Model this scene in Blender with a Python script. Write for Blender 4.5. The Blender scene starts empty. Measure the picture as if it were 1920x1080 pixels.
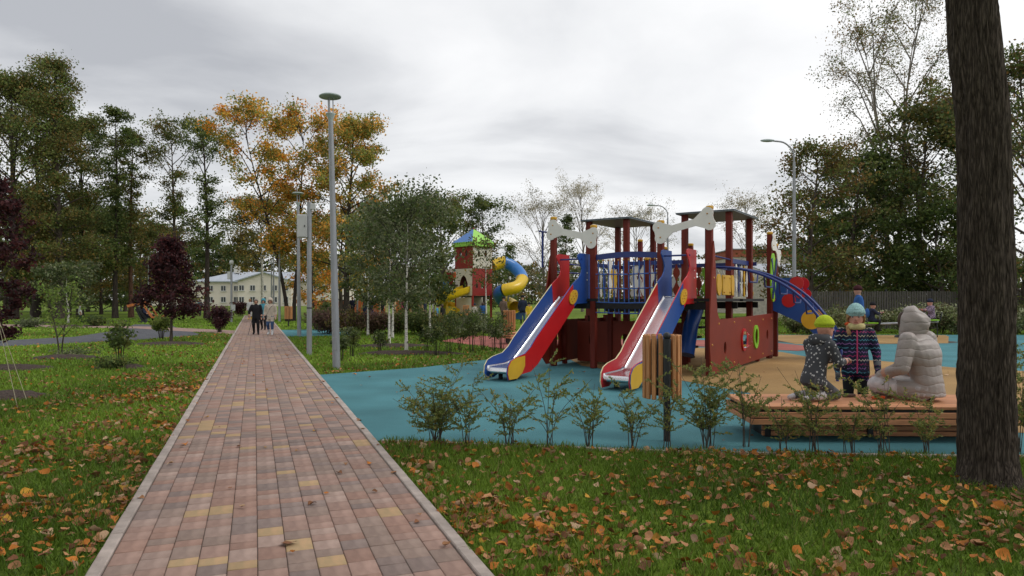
import bpy, bmesh, math, random
import numpy as np
from mathutils import Vector, Matrix, noise
from mathutils.kdtree import KDTree
from mathutils.geometry import tessellate_polygon
random.seed(7)
R = math.radians
scene = bpy.context.scene
COL = scene.collection
# ---------------------------------------------------------------- camera
CAMH = 1.5; FPX = 1280.0; HOR = 561.0
cam_d = bpy.data.cameras.new('camera'); cam = bpy.data.objects.new('camera', cam_d); COL.objects.link(cam)
cam.location = (0, 0, CAMH); cam.rotation_euler = (R(90), 0, 0)
cam_d.lens = 24; cam_d.sensor_width = 36; cam_d.shift_y = (HOR - 540) / 1920
cam_d.clip_start = 0.05; cam_d.clip_end = 2000
scene.camera = cam
# ---------------------------------------------------------------- sky: Nishita air almost covered by cloud
SUN_EL, SUN_AZ = 48.0, 100.0            # azimuth clockwise from +Y: the sun stands to the right
w = bpy.data.worlds.new('World'); scene.world = w; w.use_nodes = True
nt = w.node_tree; nt.nodes.clear()
def wn(t, **k):
    n = nt.nodes.new(t)
    for a, b in k.items(): setattr(n, a, b)
    return n
out = wn('ShaderNodeOutputWorld'); bg = wn('ShaderNodeBackground')
sky = wn('ShaderNodeTexSky', sky_type='NISHITA', sun_disc=False)
sky.sun_elevation = R(SUN_EL); sky.sun_rotation = R(SUN_AZ)
skys = wn('ShaderNodeVectorMath', operation='SCALE'); skys.inputs['Scale'].default_value = 0.10
tc = wn('ShaderNodeTexCoord'); sep = wn('ShaderNodeSeparateXYZ')
zm = wn('ShaderNodeMath', operation='MAXIMUM'); zm.inputs[1].default_value = 0.0
za = wn('ShaderNodeMath', operation='ADD'); za.inputs[1].default_value = 0.16
dx = wn('ShaderNodeMath', operation='DIVIDE'); dy = wn('ShaderNodeMath', operation='DIVIDE')
cmb = wn('ShaderNodeCombineXYZ')
L = nt.links.new
L(tc.outputs['Generated'], sep.inputs[0]); L(sep.outputs['Z'], zm.inputs[0]); L(zm.outputs[0], za.inputs[0])
L(sep.outputs['X'], dx.inputs[0]); L(za.outputs[0], dx.inputs[1]); L(sep.outputs['Y'], dy.inputs[0]); L(za.outputs[0], dy.inputs[1])
L(dx.outputs[0], cmb.inputs[0]); L(dy.outputs[0], cmb.inputs[1])
n1 = wn('ShaderNodeTexNoise'); n1.inputs['Scale'].default_value = 0.75; n1.inputs['Detail'].default_value = 7; n1.inputs['Roughness'].default_value = 0.52; n1.inputs['Distortion'].default_value = 0.35
n2 = wn('ShaderNodeTexNoise'); n2.inputs['Scale'].default_value = 0.33; n2.inputs['Detail'].default_value = 3
mp = wn('ShaderNodeMapping'); mp.inputs['Location'].default_value = (3.1, 7.7, 0.0); mp.inputs['Scale'].default_value = (1.0, 1.35, 1.0)
L(cmb.outputs[0], mp.inputs[0]); L(mp.outputs[0], n1.inputs['Vector']); L(mp.outputs[0], n2.inputs['Vector'])
mx = wn('ShaderNodeMix', data_type='FLOAT'); mx.inputs[0].default_value = 0.45
L(n1.outputs[0], mx.inputs[2]); L(n2.outputs[0], mx.inputs[3])
cr = wn('ShaderNodeValToRGB'); e = cr.color_ramp.elements
e[0].position = 0.37; e[0].color = (0.42, 0.43, 0.455, 1); e[1].position = 0.64; e[1].color = (0.95, 0.945, 0.94, 1)
m_ = cr.color_ramp.elements.new(0.50); m_.color = (0.74, 0.745, 0.755, 1)
L(mx.outputs[0], cr.inputs[0])
mixs = wn('ShaderNodeMix', data_type='RGBA'); mixs.inputs[0].default_value = 0.93
L(sky.outputs[0], skys.inputs[0]); L(skys.outputs[0], mixs.inputs[6]); L(cr.outputs[0], mixs.inputs[7])
L(mixs.outputs[2], bg.inputs[0]); bg.inputs[1].default_value = 1.0
L(bg.outputs[0], out.inputs[0])
# ---------------------------------------------------------------- sun behind cloud
sd = bpy.data.lights.new('sun', 'SUN'); sd.energy = 0.9; sd.angle = R(18); sd.color = (1, 0.96, 0.9)
so = bpy.data.objects.new('sun', sd); COL.objects.link(so)
so.rotation_euler = (R(90 - SUN_EL), 0, R(180 - SUN_AZ)); so.location = (20, -5, 30)
# ---------------------------------------------------------------- picture
vs = scene.view_settings; vs.view_transform = 'Standard'; vs.look = 'None'; vs.exposure = 0.30; vs.gamma = 1.0; vs.use_curve_mapping = False
scene.render.engine = 'CYCLES'; scene.render.resolution_x = 1024; scene.render.resolution_y = 576
scene.cycles.max_bounces = 6; scene.cycles.diffuse_bounces = 3; scene.cycles.transparent_max_bounces = 8

# ---------------------------------------------------------------- helpers
def G(px, py, z=0.0):
    "pixel of a point at height z -> world"
    Y = FPX * (CAMH - z) / (py - HOR); return Vector(((px - 960) * Y / FPX, Y, z))
def AT(px, Y, z=0.0): return Vector(((px - 960) * Y / FPX, Y, z))
def ZY(py, Y): return CAMH + (HOR - py) * Y / FPX

MATS = {}
def mat(name, col, rough=0.6, var=0.12, scale=6.0, bump=0.0, bscale=40.0, metal=0.0, spec=0.4, stretch=None, detail=4, col2=None, trans=None, coat=0.0, rnd=0.0):
    if name in MATS: return MATS[name]
    m = bpy.data.materials.new(name); m.use_nodes = True; t = m.node_tree; b = t.nodes['Principled BSDF']
    n = t.nodes.new('ShaderNodeTexNoise'); n.inputs['Scale'].default_value = scale; n.inputs['Detail'].default_value = detail
    c = t.nodes.new('ShaderNodeTexCoord'); src = c.outputs['Object']
    if stretch:
        mpn = t.nodes.new('ShaderNodeMapping'); mpn.inputs['Scale'].default_value = stretch; t.links.new(src, mpn.inputs[0]); src = mpn.outputs[0]
    t.links.new(src, n.inputs['Vector'])
    r = t.nodes.new('ShaderNodeValToRGB'); r.color_ramp.elements[0].position = 0.3; r.color_ramp.elements[1].position = 0.7
    a = [max(0, x * (1 - var)) for x in col]; d = [min(1, x * (1 + var)) for x in (col2 or col)]
    r.color_ramp.elements[0].color = (*a, 1); r.color_ramp.elements[1].color = (*d, 1)
    t.links.new(n.outputs[0], r.inputs[0]); csrc = r.outputs[0]
    if rnd:
        oi = t.nodes.new('ShaderNodeObjectInfo'); mr = t.nodes.new('ShaderNodeMapRange'); mr.inputs[3].default_value = 1 - rnd; mr.inputs[4].default_value = 1 + rnd
        t.links.new(oi.outputs['Random'], mr.inputs[0]); vm = t.nodes.new('ShaderNodeVectorMath'); vm.operation = 'SCALE'
        t.links.new(csrc, vm.inputs[0]); t.links.new(mr.outputs[0], vm.inputs['Scale']); csrc = vm.outputs[0]
    t.links.new(csrc, b.inputs['Base Color'])
    b.inputs['Roughness'].default_value = rough; b.inputs['Metallic'].default_value = metal; b.inputs['Specular IOR Level'].default_value = spec
    if coat: b.inputs['Coat Weight'].default_value = coat; b.inputs['Coat Roughness'].default_value = 0.15
    if trans: b.inputs['Transmission Weight'].default_value = trans
    if bump:
        n3 = t.nodes.new('ShaderNodeTexNoise'); n3.inputs['Scale'].default_value = bscale; n3.inputs['Detail'].default_value = 5; t.links.new(src, n3.inputs['Vector'])
        bp = t.nodes.new('ShaderNodeBump'); bp.inputs['Strength'].default_value = bump; bp.inputs['Distance'].default_value = 0.02
        t.links.new(n3.outputs[0], bp.inputs['Height']); t.links.new(bp.outputs[0], b.inputs['Normal'])
    MATS[name] = m; return m
def leafmat(name, trans=0.3, rough=0.55):
    "leaf colour is stored per leaf in the attribute tint"
    if name in MATS: return MATS[name]
    m = bpy.data.materials.new(name); m.use_nodes = True; t = m.node_tree; b = t.nodes['Principled BSDF']; o = t.nodes['Material Output']
    a = t.nodes.new('ShaderNodeAttribute'); a.attribute_name = 'tint'
    t.links.new(a.outputs['Color'], b.inputs['Base Color']); b.inputs['Roughness'].default_value = rough; b.inputs['Specular IOR Level'].default_value = 0.25
    tr = t.nodes.new('ShaderNodeBsdfTranslucent'); t.links.new(a.outputs['Color'], tr.inputs[0])
    ms = t.nodes.new('ShaderNodeMixShader'); ms.inputs[0].default_value = trans
    t.links.new(b.outputs[0], ms.inputs[1]); t.links.new(tr.outputs[0], ms.inputs[2]); t.links.new(ms.outputs[0], o.inputs[0])
    MATS[name] = m; return m

def tag(o, label=None, cat=None, group=None, kind=None):
    if label: o['label'] = label
    if cat: o['category'] = cat
    if group: o['group'] = group
    if kind: o['kind'] = kind
    return o
def thing(name, label, cat, loc=(0, 0, 0), rz=0.0, group=None):
    o = bpy.data.objects.new(name, None); COL.objects.link(o); o.empty_display_size = 0.2
    o.location = loc; o.rotation_euler = (0, 0, rz); return tag(o, label, cat, group)
def copy_tree(o, parent=None):
    c = o.copy(); COL.objects.link(c); c.parent = parent
    for ch in [x for x in o.children]: copy_tree(ch, c)
    return c
def link(name, me, parent=None):
    o = bpy.data.objects.new(name, me); COL.objects.link(o); o.parent = parent; return o

def arrays_mesh(name, V, F, mats, tint=None, midx=None, smooth=False):
    "V (n,3), F (m,k) numpy -> mesh; fast"
    me = bpy.data.meshes.new(name); V = np.asarray(V, np.float32); F = np.asarray(F, np.int32); k = F.shape[1]
    me.vertices.add(len(V)); me.vertices.foreach_set('co', V.ravel())
    me.loops.add(F.size); me.loops.foreach_set('vertex_index', F.ravel())
    me.polygons.add(len(F)); me.polygons.foreach_set('loop_start', np.arange(0, F.size, k, dtype=np.int32))
    if midx is not None: me.polygons.foreach_set('material_index', np.asarray(midx, np.int32))
    if smooth: me.polygons.foreach_set('use_smooth', np.ones(len(F), bool))
    for m in (mats if isinstance(mats, (list, tuple)) else [mats]): me.materials.append(m)
    if tint is not None:
        a = me.attributes.new('tint', 'FLOAT_COLOR', 'POINT'); t4 = np.ones((len(V), 4), np.float32); t4[:, :3] = tint; a.data.foreach_set('color', t4.ravel())
    me.update(); return me

class MB:
    def __init__(s): s.v = []; s.f = []; s.m = []; s.s = []
    def add(s, vs_, fs, m=0, smooth=False):
        o = len(s.v); s.v.extend([tuple(x) for x in vs_])
        for f in fs: s.f.append(tuple(i + o for i in f)); s.m.append(m); s.s.append(smooth)
    def box(s, c, d, rz=0.0, m=0, M=None, bev=0.0):
        x, y, z = d[0] / 2, d[1] / 2, d[2] / 2
        if bev:
            b = min(bev, x * .9, y * .9, z * .9); P = []
            for zz, q in ((-z, b), (-z + b, 0), (z - b, 0), (z, b)):
                P += [(-x + q, -y + q, zz), (x - q, -y + q, zz), (x - q, y - q, zz), (-x + q, y - q, zz)]
            F = [(3, 2, 1, 0), (12, 13, 14, 15)]
            for k in range(3):
                for i in range(4): F.append((k * 4 + i, k * 4 + (i + 1) % 4, k * 4 + 4 + (i + 1) % 4, k * 4 + 4 + i))
        else:
            P = [(-x, -y, -z), (x, -y, -z), (x, y, -z), (-x, y, -z), (-x, -y, z), (x, -y, z), (x, y, z), (-x, y, z)]
            F = [(3, 2, 1, 0), (4, 5, 6, 7), (0, 1, 5, 4), (1, 2, 6, 5), (2, 3, 7, 6), (3, 0, 4, 7)]
        if M is None: M = Matrix.Rotation(rz, 3, 'Z')
        c = Vector(c); s.add([M @ Vector(p) + c for p in P], F, m)
    def bar(s, p0, p1, w, h, m=0, up=(0, 0, 1)):
        p0, p1 = Vector(p0), Vector(p1); d = p1 - p0; Ln = d.length; d.normalize()
        u = Vector(up)
        if abs(d.dot(u)) > .95: u = Vector((1, 0, 0))
        r = d.cross(u).normalized(); u = r.cross(d).normalized()
        M = Matrix((d, r, u)).transposed(); s.box((p0 + p1) / 2, (Ln, w, h), M=M, m=m)
    def tube(s, pts, rad, seg=8, m=0, caps=True, smooth=True):
        pts = [Vector(p) for p in pts]; n = len(pts)
        if not isinstance(rad, (list, tuple)): rad = [rad] * n
        V = []; t0 = (pts[1] - pts[0]).normalized(); u = Vector((0, 0, 1)) if abs(t0.z) < .9 else Vector((1, 0, 0)); r = t0.cross(u).normalized()
        for i in range(n):
            t = (pts[min(i + 1, n - 1)] - pts[max(i - 1, 0)]).normalized()
            r = (r - t * r.dot(t)).normalized(); b = t.cross(r)
            for k in range(seg):
                a = 2 * math.pi * k / seg; V.append(pts[i] + (r * math.cos(a) + b * math.sin(a)) * rad[i])
        F = [(i * seg + k, i * seg + (k + 1) % seg, (i + 1) * seg + (k + 1) % seg, (i + 1) * seg + k) for i in range(n - 1) for k in range(seg)]
        s.add(V, F, m, smooth)
        if caps: s.add(V[:seg], [tuple(reversed(range(seg)))], m); s.add(V[-seg:], [tuple(range(seg))], m)
    def lathe(s, prof, c=(0, 0, 0), seg=16, m=0, M=None, smooth=True):
        c = Vector(c); V = []; n = len(prof)
        for (r, z) in prof:
            for k in range(seg):
                a = 2 * math.pi * k / seg; p = Vector((r * math.cos(a), r * math.sin(a), z)); V.append((M @ p if M else p) + c)
        F = [(i * seg + k, i * seg + (k + 1) % seg, (i + 1) * seg + (k + 1) % seg, (i + 1) * seg + k) for i in range(n - 1) for k in range(seg)]
        s.add(V, F, m, smooth)
        if prof[0][0] > 1e-4: s.add(V[:seg], [tuple(reversed(range(seg)))], m)
        if prof[-1][0] > 1e-4: s.add(V[-seg:], [tuple(range(seg))], m)
    def ell(s, c, r, m=0, seg=14, rings=9, M=None):
        prof = [(max(1e-5, math.sin(math.pi * i / rings)), -math.cos(math.pi * i / rings)) for i in range(rings + 1)]
        S = Matrix.Diagonal(Vector(r)); s.lathe(prof, c, seg, m, (M @ S) if M else S)
    def cap(s, p0, p1, r0, r1, m=0, seg=10):
        p0, p1 = Vector(p0), Vector(p1); d = p1 - p0; Ln = d.length
        if Ln < 1e-6: return s.ell(p0, (r0, r0, r0), m)
        d.normalize(); q = Vector((0, 0, 1)).rotation_difference(d).to_matrix(); prof = []
        for i in range(4): a = math.pi / 2 * (1 - i / 3); prof.append((max(1e-5, r0 * math.cos(a)), -r0 * math.sin(a)))
        for i in range(4): a = math.pi / 2 * i / 3; prof.append((max(1e-5, r1 * math.cos(a)), Ln + r1 * math.sin(a)))
        s.lathe(prof, p0, seg, m, q)
    def prism(s, outline, th, O=(0, 0, 0), X=(1, 0, 0), Y=(0, 0, 1), m=0, holes=(), me_=None):
        "flat outline (2d) extruded by th along X x Y, centred; holes are 2d loops"
        O, X, Y = Vector(O), Vector(X), Vector(Y); N = X.cross(Y).normalized()
        loops = [list(outline)] + [list(h) for h in holes]; flat = [p for l in loops for p in l]
        tri = tessellate_polygon([[Vector((p[0], p[1], 0)) for p in l] for l in loops])
        n = len(flat); A = [O + X * p[0] + Y * p[1] + N * th / 2 for p in flat]; B = [O + X * p[0] + Y * p[1] - N * th / 2 for p in flat]
        area = sum(outline[i][0] * outline[(i + 1) % len(outline)][1] - outline[(i + 1) % len(outline)][0] * outline[i][1] for i in range(len(outline)))
        F = []
        for t in tri:
            a, b, c_ = t; cr_ = (flat[b][0] - flat[a][0]) * (flat[c_][1] - flat[a][1]) - (flat[b][1] - flat[a][1]) * (flat[c_][0] - flat[a][0])
            if cr_ < 0: a, b, c_ = a, c_, b
            F.append((a, b, c_)); F.append((n + a, n + c_, n + b))
        s.add(A + B, F, m)
        o = 0; E = []
        for li, l in enumerate(loops):
            k = len(l); ar = sum(l[i][0] * l[(i + 1) % k][1] - l[(i + 1) % k][0] * l[i][1] for i in range(k))
            ccw = ar > 0
            if li: ccw = not ccw
            for i in range(k):
                j = (i + 1) % k
                E.append((o + i, n + o + i, n + o + j, o + j) if ccw else (o + j, n + o + j, n + o + i, o + i))
            o += k
        s.add(A + B, E, m if me_ is None else me_)
    def mesh(s, name, mats):
        me = bpy.data.meshes.new(name); me.from_pydata(s.v, [], s.f)
        for m in (mats if isinstance(mats, (list, tuple)) else [mats]): me.materials.append(m)
        me.polygons.foreach_set('material_index', s.m); me.polygons.foreach_set('use_smooth', s.s); me.update(); return me
    def build(s, name, mats, parent=None): return link(name, s.mesh(name, mats), parent)
def circ(cx, cy, r, n=24, ry=None, a0=0.0): return [(cx + r * math.cos(a0 + 2 * math.pi * i / n), cy + (ry or r) * math.sin(a0 + 2 * math.pi * i / n)) for i in range(n)]
def bez(p, n=16):
    "Catmull-Rom through points"
    P = [Vector(q) for q in p]; P = [P[0] * 2 - P[1]] + P + [P[-1] * 2 - P[-2]]; o = []
    for i in range(1, len(P) - 2):
        for k in range(n):
            t = k / n; a, b, c, d = P[i - 1], P[i], P[i + 1], P[i + 2]
            o.append(.5 * (2 * b + (c - a) * t + (2 * a - 5 * b + 4 * c - d) * t * t + (3 * b - a - 3 * c + d) * t ** 3))
    o.append(P[-2]); return o
def sheet(name, poly, z, m, th=None):
    tri = tessellate_polygon([[Vector((p[0], p[1], 0)) for p in poly]]); F = []
    for a, b, c in tri:
        cr_ = (poly[b][0] - poly[a][0]) * (poly[c][1] - poly[a][1]) - (poly[b][1] - poly[a][1]) * (poly[c][0] - poly[a][0]); F.append((a, b, c) if cr_ > 0 else (a, c, b))
    mb = MB(); mb.add([(p[0], p[1], z) for p in poly], F); o = mb.build(name, m); tag(o, kind='structure'); return o
# ================================================================ SETTING
RNG = np.random.default_rng(11)
# ---- path frame
PC = np.array([-1.21, 3.70]); PD = np.array([-0.353, 0.9357]); PD /= np.linalg.norm(PD); PQ = np.array([PD[1], -PD[0]])
def ST(x, y):
    dx_, dy_ = x - PC[0], y - PC[1]; return dx_ * PD[0] + dy_ * PD[1], dx_ * PQ[0] + dy_ * PQ[1]
def PW(s, t, z=0.0): return (PC[0] + PD[0] * s + PQ[0] * t, PC[1] + PD[1] * s + PQ[1] * t, z)
HW = 1.022
def inpoly(x, y, poly):
    r = np.zeros(np.shape(x), bool); n = len(poly)
    for i in range(n):
        x0, y0 = poly[i]; x1, y1 = poly[(i + 1) % n]
        c = ((y0 > y) != (y1 > y)) & (x < (x1 - x0) * (y - y0) / (y1 - y0 + 1e-12) + x0); r ^= c
    return r
grass_m = bpy.data.materials.new('lawn'); grass_m.use_nodes = True
def lawn_nodes(m):
    t = m.node_tree; b = t.nodes['Principled BSDF']; c = t.nodes.new('ShaderNodeTexCoord')
    def nz(s, d): n = t.nodes.new('ShaderNodeTexNoise'); n.inputs['Scale'].default_value = s; n.inputs['Detail'].default_value = d; t.links.new(c.outputs['Object'], n.inputs['Vector']); return n
    a = nz(0.35, 5); f = nz(14, 6)
    r = t.nodes.new('ShaderNodeValToRGB'); r.color_ramp.elements[0].position = .32; r.color_ramp.elements[1].position = .7
    r.color_ramp.elements[0].color = (.095, .16, .018, 1); r.color_ramp.elements[1].color = (.19, .285, .04, 1)
    r2 = t.nodes.new('ShaderNodeValToRGB'); r2.color_ramp.elements[0].position = .3; r2.color_ramp.elements[1].position = .72
    r2.color_ramp.elements[0].color = (.55, .5, .45, 1); r2.color_ramp.elements[1].color = (1.15, 1.12, 1.1, 1)
    t.links.new(a.outputs[0], r.inputs[0]); t.links.new(f.outputs[0], r2.inputs[0])
    mu = t.nodes.new('ShaderNodeMix'); mu.data_type = 'RGBA'; mu.blend_type = 'MULTIPLY'; mu.inputs[0].default_value = 1
    t.links.new(r.outputs[0], mu.inputs[6]); t.links.new(r2.outputs[0], mu.inputs[7]); t.links.new(mu.outputs[2], b.inputs['Base Color'])
    b.inputs['Roughness'].default_value = .9; b.inputs['Specular IOR Level'].default_value = .1
    bp = t.nodes.new('ShaderNodeBump'); bp.inputs['Strength'].default_value = .8; bp.inputs['Distance'].default_value = .05
    t.links.new(f.outputs[0], bp.inputs['Height']); t.links.new(bp.outputs[0], b.inputs['Normal'])
lawn_nodes(grass_m)
sheet('ground', [(-700, -30), (700, -30), (700, 900), (-700, 900)], 0.0, grass_m)

# ---- rubber playground surface
TEAL = [PW(3.35, HW + .003)[:2], (1.77, 6.66), (4.3, 6.5), (9, 6.4), (30, 6.3), (34, 28.6), (17, 28.6), (9.5, 28.6), (6.5, 25.2), (3.0, 22.6), (.6, 18.6), (.14, 17.9), (-1.98, 14.9), PW(10.05, HW + .003)[:2]]
OCHRE = [(3.1, 12.5), (3.77, 10.85), (3.55, 9.5), (4.1, 8.7), (5.2, 8.0), (5.6, 7.6), (9, 7.4), (29, 7.3), (29, 14.2), (10.6, 14.1), (9.65, 14.77), (8.83, 16.55), (7.6, 17.3), (7.6, 19.2), (6.0, 21.0), (2.6, 19.8), (1.4, 17.4), (1.55, 15.3)]
OCHRE2 = [(9.4, 22.6), (14.7, 23.0), (17.4, 27.2), (17.9, 28.2), (10.0, 28.3)]
REDR = [(-2.6, 24.2), (.4, 19.4), (2.5, 20.2), (5.9, 21.4), (8.2, 19.6), (9.6, 20.6), (8.8, 24.0), (5.5, 25.4), (1.6, 25.0), (-1.6, 28)]
def rubber(name, c): return mat(name, c, rough=.85, var=.2, scale=.8, bump=.35, bscale=260, spec=.2, detail=9)
m_teal = rubber('teal_rubber', (.070, .205, .232)); m_och = rubber('ochre_rubber', (.345, .215, .09)); m_redr = rubber('red_rubber', (.33, .11, .09))
sheet('playground_teal_surface', TEAL, .010, m_teal); sheet('playground_ochre_surface', OCHRE, .015, m_och); sheet('playground_ochre_surface', OCHRE2, .015, m_och); sheet('playground_red_surface', REDR, .020, m_redr)
sheet('playground_blue_surface', [PW(24.6, HW + .01)[:2], PW(24.6, HW + 2.6)[:2], PW(31, HW + 2.8)[:2], PW(31, HW + .01)[:2]], .011, m_teal)
# concrete edge of the rubber along the near lawn
m_conc = mat('kerb_concrete', (.385, .325, .29), rough=.9, var=.22, scale=9, bump=.3, bscale=90, rnd=.08)
ek = thing('rubber_edging', None, None); tag(ek, kind='structure')
pts = [PW(3.3, HW + .05)[:2], (1.77, 6.62), (4.3, 6.46), (9, 6.36), (20, 6.3)]
for a, b in zip(pts[:-1], pts[1:]):
    Ln = math.dist(a, b); k = max(1, int(Ln))
    for i in range(k):
        p = [a[j] + (b[j] - a[j]) * (i + .01) / k for j in (0, 1)]; q = [a[j] + (b[j] - a[j]) * (i + .99) / k for j in (0, 1)]
        mb = MB(); mb.bar((*p, 0.0), (*q, 0.0), .06, .05); mb.build('edging_stone', m_conc, ek)
# ---- asphalt path, cross path
ASPH = [(-34, 18.6), (-16.5, 21.0), (-14.2, 23.4), (-14.9, 27.0), (-17.2, 33.0), (-20.6, 41), (-24.6, 43), (-22.5, 36), (-19.3, 28.6), (-18.2, 25.4), (-20.5, 23.6), (-34, 21.6)]
ASPH = [(-40, 15.5), (-16.2, 21.2), (-13.6, 24.6), (-12.9, 28.5), (-18.0, 36.5), (-20.3, 40.5), (-22.4, 40.5), (-19.0, 33.0), (-17.4, 27.2), (-18.4, 24.6), (-40, 19.0)]
sheet('asphalt_path', ASPH, .008, mat('asphalt', (.085, .088, .10), rough=.9, var=.25, scale=3, bump=.5, bscale=200))
XP = [PW(27.5, -HW - .02)[:2], PW(31.2, -HW - .02)[:2], (-19.5, 37.2), (-30, 40.5), (-45, 42), (-45, 39), (-30, 37.4), (-19.3, 35.0)]
m_brickfar = mat('cross_path_pavers', (.30, .20, .17), rough=.9, var=.25, scale=4, bump=.2)
sheet('cross_path', XP, .009, m_brickfar)
# ---- brick path
path = thing('brick_path', None, None); tag(path, kind='structure')
mb = MB(); mb.add([PW(-4, -HW, -.012 + .018), PW(-4, HW, .006), PW(64, HW, .006), PW(64, -HW, .006)], [(0, 1, 2, 3)])
mb.build('joint_sand', mat('joint_sand', (.16, .125, .105), rough=1, var=.35, scale=60), path)
PCOL = [(.330, .212, .172), (.275, .196, .162), (.238, .176, .155), (.305, .185, .145), (.420, .312, .170), (.350, .245, .205)]
PM = []
for i, c in enumerate(PCOL):
    m = mat('paver_%d' % i, c, rough=.82, var=.17, scale=5, col2=[c[0] * 1.05, c[1] * 1.08, c[2] * 1.08] if i != 4 else (.42, .27, .15), bump=.25, bscale=150, spec=.3, rnd=.10, stretch=(1, 3, 1)); PM.append(m)
NC = 12; CW = (2 * HW - .16) / NC; LEN = [.118, .158, .205]
def paver_geo(Ln, w, h=.012, g=.004, ch=.006):
    x, y = Ln / 2 - g / 2, w / 2 - g / 2
    P = [(-x, -y, 0), (x, -y, 0), (x, y, 0), (-x, y, 0), (-x, -y, h - ch * .5), (x, -y, h - ch * .5), (x, y, h - ch * .5), (-x, y, h - ch * .5), (-x + ch, -y + ch, h), (x - ch, -y + ch, h), (x - ch, y - ch, h), (-x + ch, y - ch, h)]
    F = [(8, 9, 10, 11)] + [(k + i, k + (i + 1) % 4, k + 4 + (i + 1) % 4, k + 4 + i) for k in (0, 4) for i in range(4)]
    return np.array(P), np.array(F)
pav = []
prng = random.Random(5)
for c in range(NC):
    s = -4 + prng.random() * .2
    while s < 63.5:
        Ln = prng.choice(LEN); k = prng.choices(range(6), [26, 22, 17, 16, 10 if s < 9 else 4, 12])[0]
        pav.append((s + Ln / 2, -HW + .08 + (c + .5) * CW, LEN.index(Ln), k, prng.uniform(-.0012, .0012))); s += Ln
ang = math.atan2(PD[1], PD[0])
vis = []
for p in pav:
    x, y, _ = PW(p[0], p[1]); vis.append(y > 3.55 and abs(x) < .76 * y + .2)
order = sorted([i for i in range(len(pav)) if vis[i]], key=lambda i: PW(pav[i][0], pav[i][1])[1])[:300]
oset = set(order); pmesh = {}
for i in order:
    s, t, li, k, dz = pav[i]
    if (li, k) not in pmesh:
        P, F = paver_geo(LEN[li], CW); pmesh[(li, k)] = arrays_mesh('paver', P, F, PM[k])
    o = link('paver', pmesh[(li, k)], path); x, y, _ = PW(s, t); o.location = (x, y, .007 + dz); o.rotation_euler = (prng.uniform(-.006, .006), prng.uniform(-.006, .006), ang + prng.uniform(-.006, .006))
V = []; F = []; MI = []; n = 0; ca, sa = math.cos(ang), math.sin(ang)
for i, (s, t, li, k, dz) in enumerate(pav):
    if i in oset: continue
    P, f = paver_geo(LEN[li], CW); x, y, _ = PW(s, t); Q = np.empty_like(P); Q[:, 0] = P[:, 0] * ca - P[:, 1] * sa + x; Q[:, 1] = P[:, 0] * sa + P[:, 1] * ca + y; Q[:, 2] = P[:, 2] + .007 + dz
    V.append(Q); F.append(f + n); n += len(P); MI += [k] * len(f)
tag(link('paving', arrays_mesh('paving', np.vstack(V), np.vstack(F), PM, midx=MI), path), kind='stuff')
# kerb stones
kme = {}
for sd in (-1, 1):
    for i in range(68):
        s0 = -4 + i; mb = MB(); mb.box((0, 0, 0), (.99, .075, .06), bev=.006)
        if 'k' not in kme: kme['k'] = mb.mesh('kerb_stone', m_conc)
        o = link('kerb_stone', kme['k'], path); x, y, _ = PW(s0 + .5, sd * (HW - .038)); o.location = (x, y, .002 + random.uniform(-.002, .003)); o.rotation_euler = (0, 0, ang + random.uniform(-.003, .003))
# ---- mulch beds under trees
m_mulch = mat('mulch', (.062, .043, .034), rough=1, var=.5, scale=30, bump=1.0, bscale=60)
MULCH = []
def mulch(x, y, r, ry=None, h=.09, sd=0):
    MULCH.append((x, y, r, ry or r)); rg = random.Random(sd + int(x * 100)); n = 40; mbv = []; F = []; rings = 7
    for k in range(rings + 1):
        q = k / rings
        for i in range(n):
            a = 2 * math.pi * i / n; rr = 1 + .16 * noise.noise((math.cos(a) * 1.5 + x, math.sin(a) * 1.5 + y, 0))
            X = x + r * q * rr * math.cos(a); Yy = y + (ry or r) * q * rr * math.sin(a)
            mbv.append((X, Yy, h * (1 - q ** 2.5) - .01 * (q > .95) + (.03 * noise.noise((X * 9, Yy * 9, 0)) if q < .95 else 0) + .005))
    for k in range(rings):
        for i in range(n): F.append((k * n + i, (k + 1) * n + i, (k + 1) * n + (i + 1) % n, k * n + (i + 1) % n))
    b = MB(); b.add(mbv, F, smooth=True); tag(b.build('mulch_bed', m_mulch), kind='structure')
for (px, py, r, ry) in ((740, 650, 1.35, .5), (764, 664, 1.55, .42), (318, 646, 1.3, .6), (20, 692, .9, .5), (10, 745, .62, .42), (125, 672, .9, .45), (135, 612, 1.3, .9), (225, 690, .6, .35), (70, 606, 1.3, .9)):
    p = G(px, py); mulch(p.x, p.y, r, ry)
# ---- where is lawn?
def lawn_mask(x, y):
    s, t = ST(x, y); ok = np.abs(t) > HW + .01
    for P in (TEAL, ASPH, XP, REDR): ok &= ~inpoly(x, y, P)
    ok &= ~((s > 24.6) & (s < 31) & (t > 0) & (t < HW + 2.8))
    for (mx_, my_, r, ry) in MULCH: ok &= ((x - mx_) / r) ** 2 + ((y - my_) / ry) ** 2 > .8
    return ok
def vnoise(x, y, sc, seed=0):
    "cheap smooth value noise"
    rg = np.random.default_rng(seed); T = rg.random((64, 64)); xs, ys = x * sc, y * sc
    xi, yi = np.floor(xs).astype(int), np.floor(ys).astype(int); fx, fy = xs - xi, ys - yi; fx = fx * fx * (3 - 2 * fx); fy = fy * fy * (3 - 2 * fy)
    a, b, c, d = T[xi % 64, yi % 64], T[(xi + 1) % 64, yi % 64], T[xi % 64, (yi + 1) % 64], T[(xi + 1) % 64, (yi + 1) % 64]
    return (a * (1 - fx) + b * fx) * (1 - fy) + (c * (1 - fx) + d * fx) * fy
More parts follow.
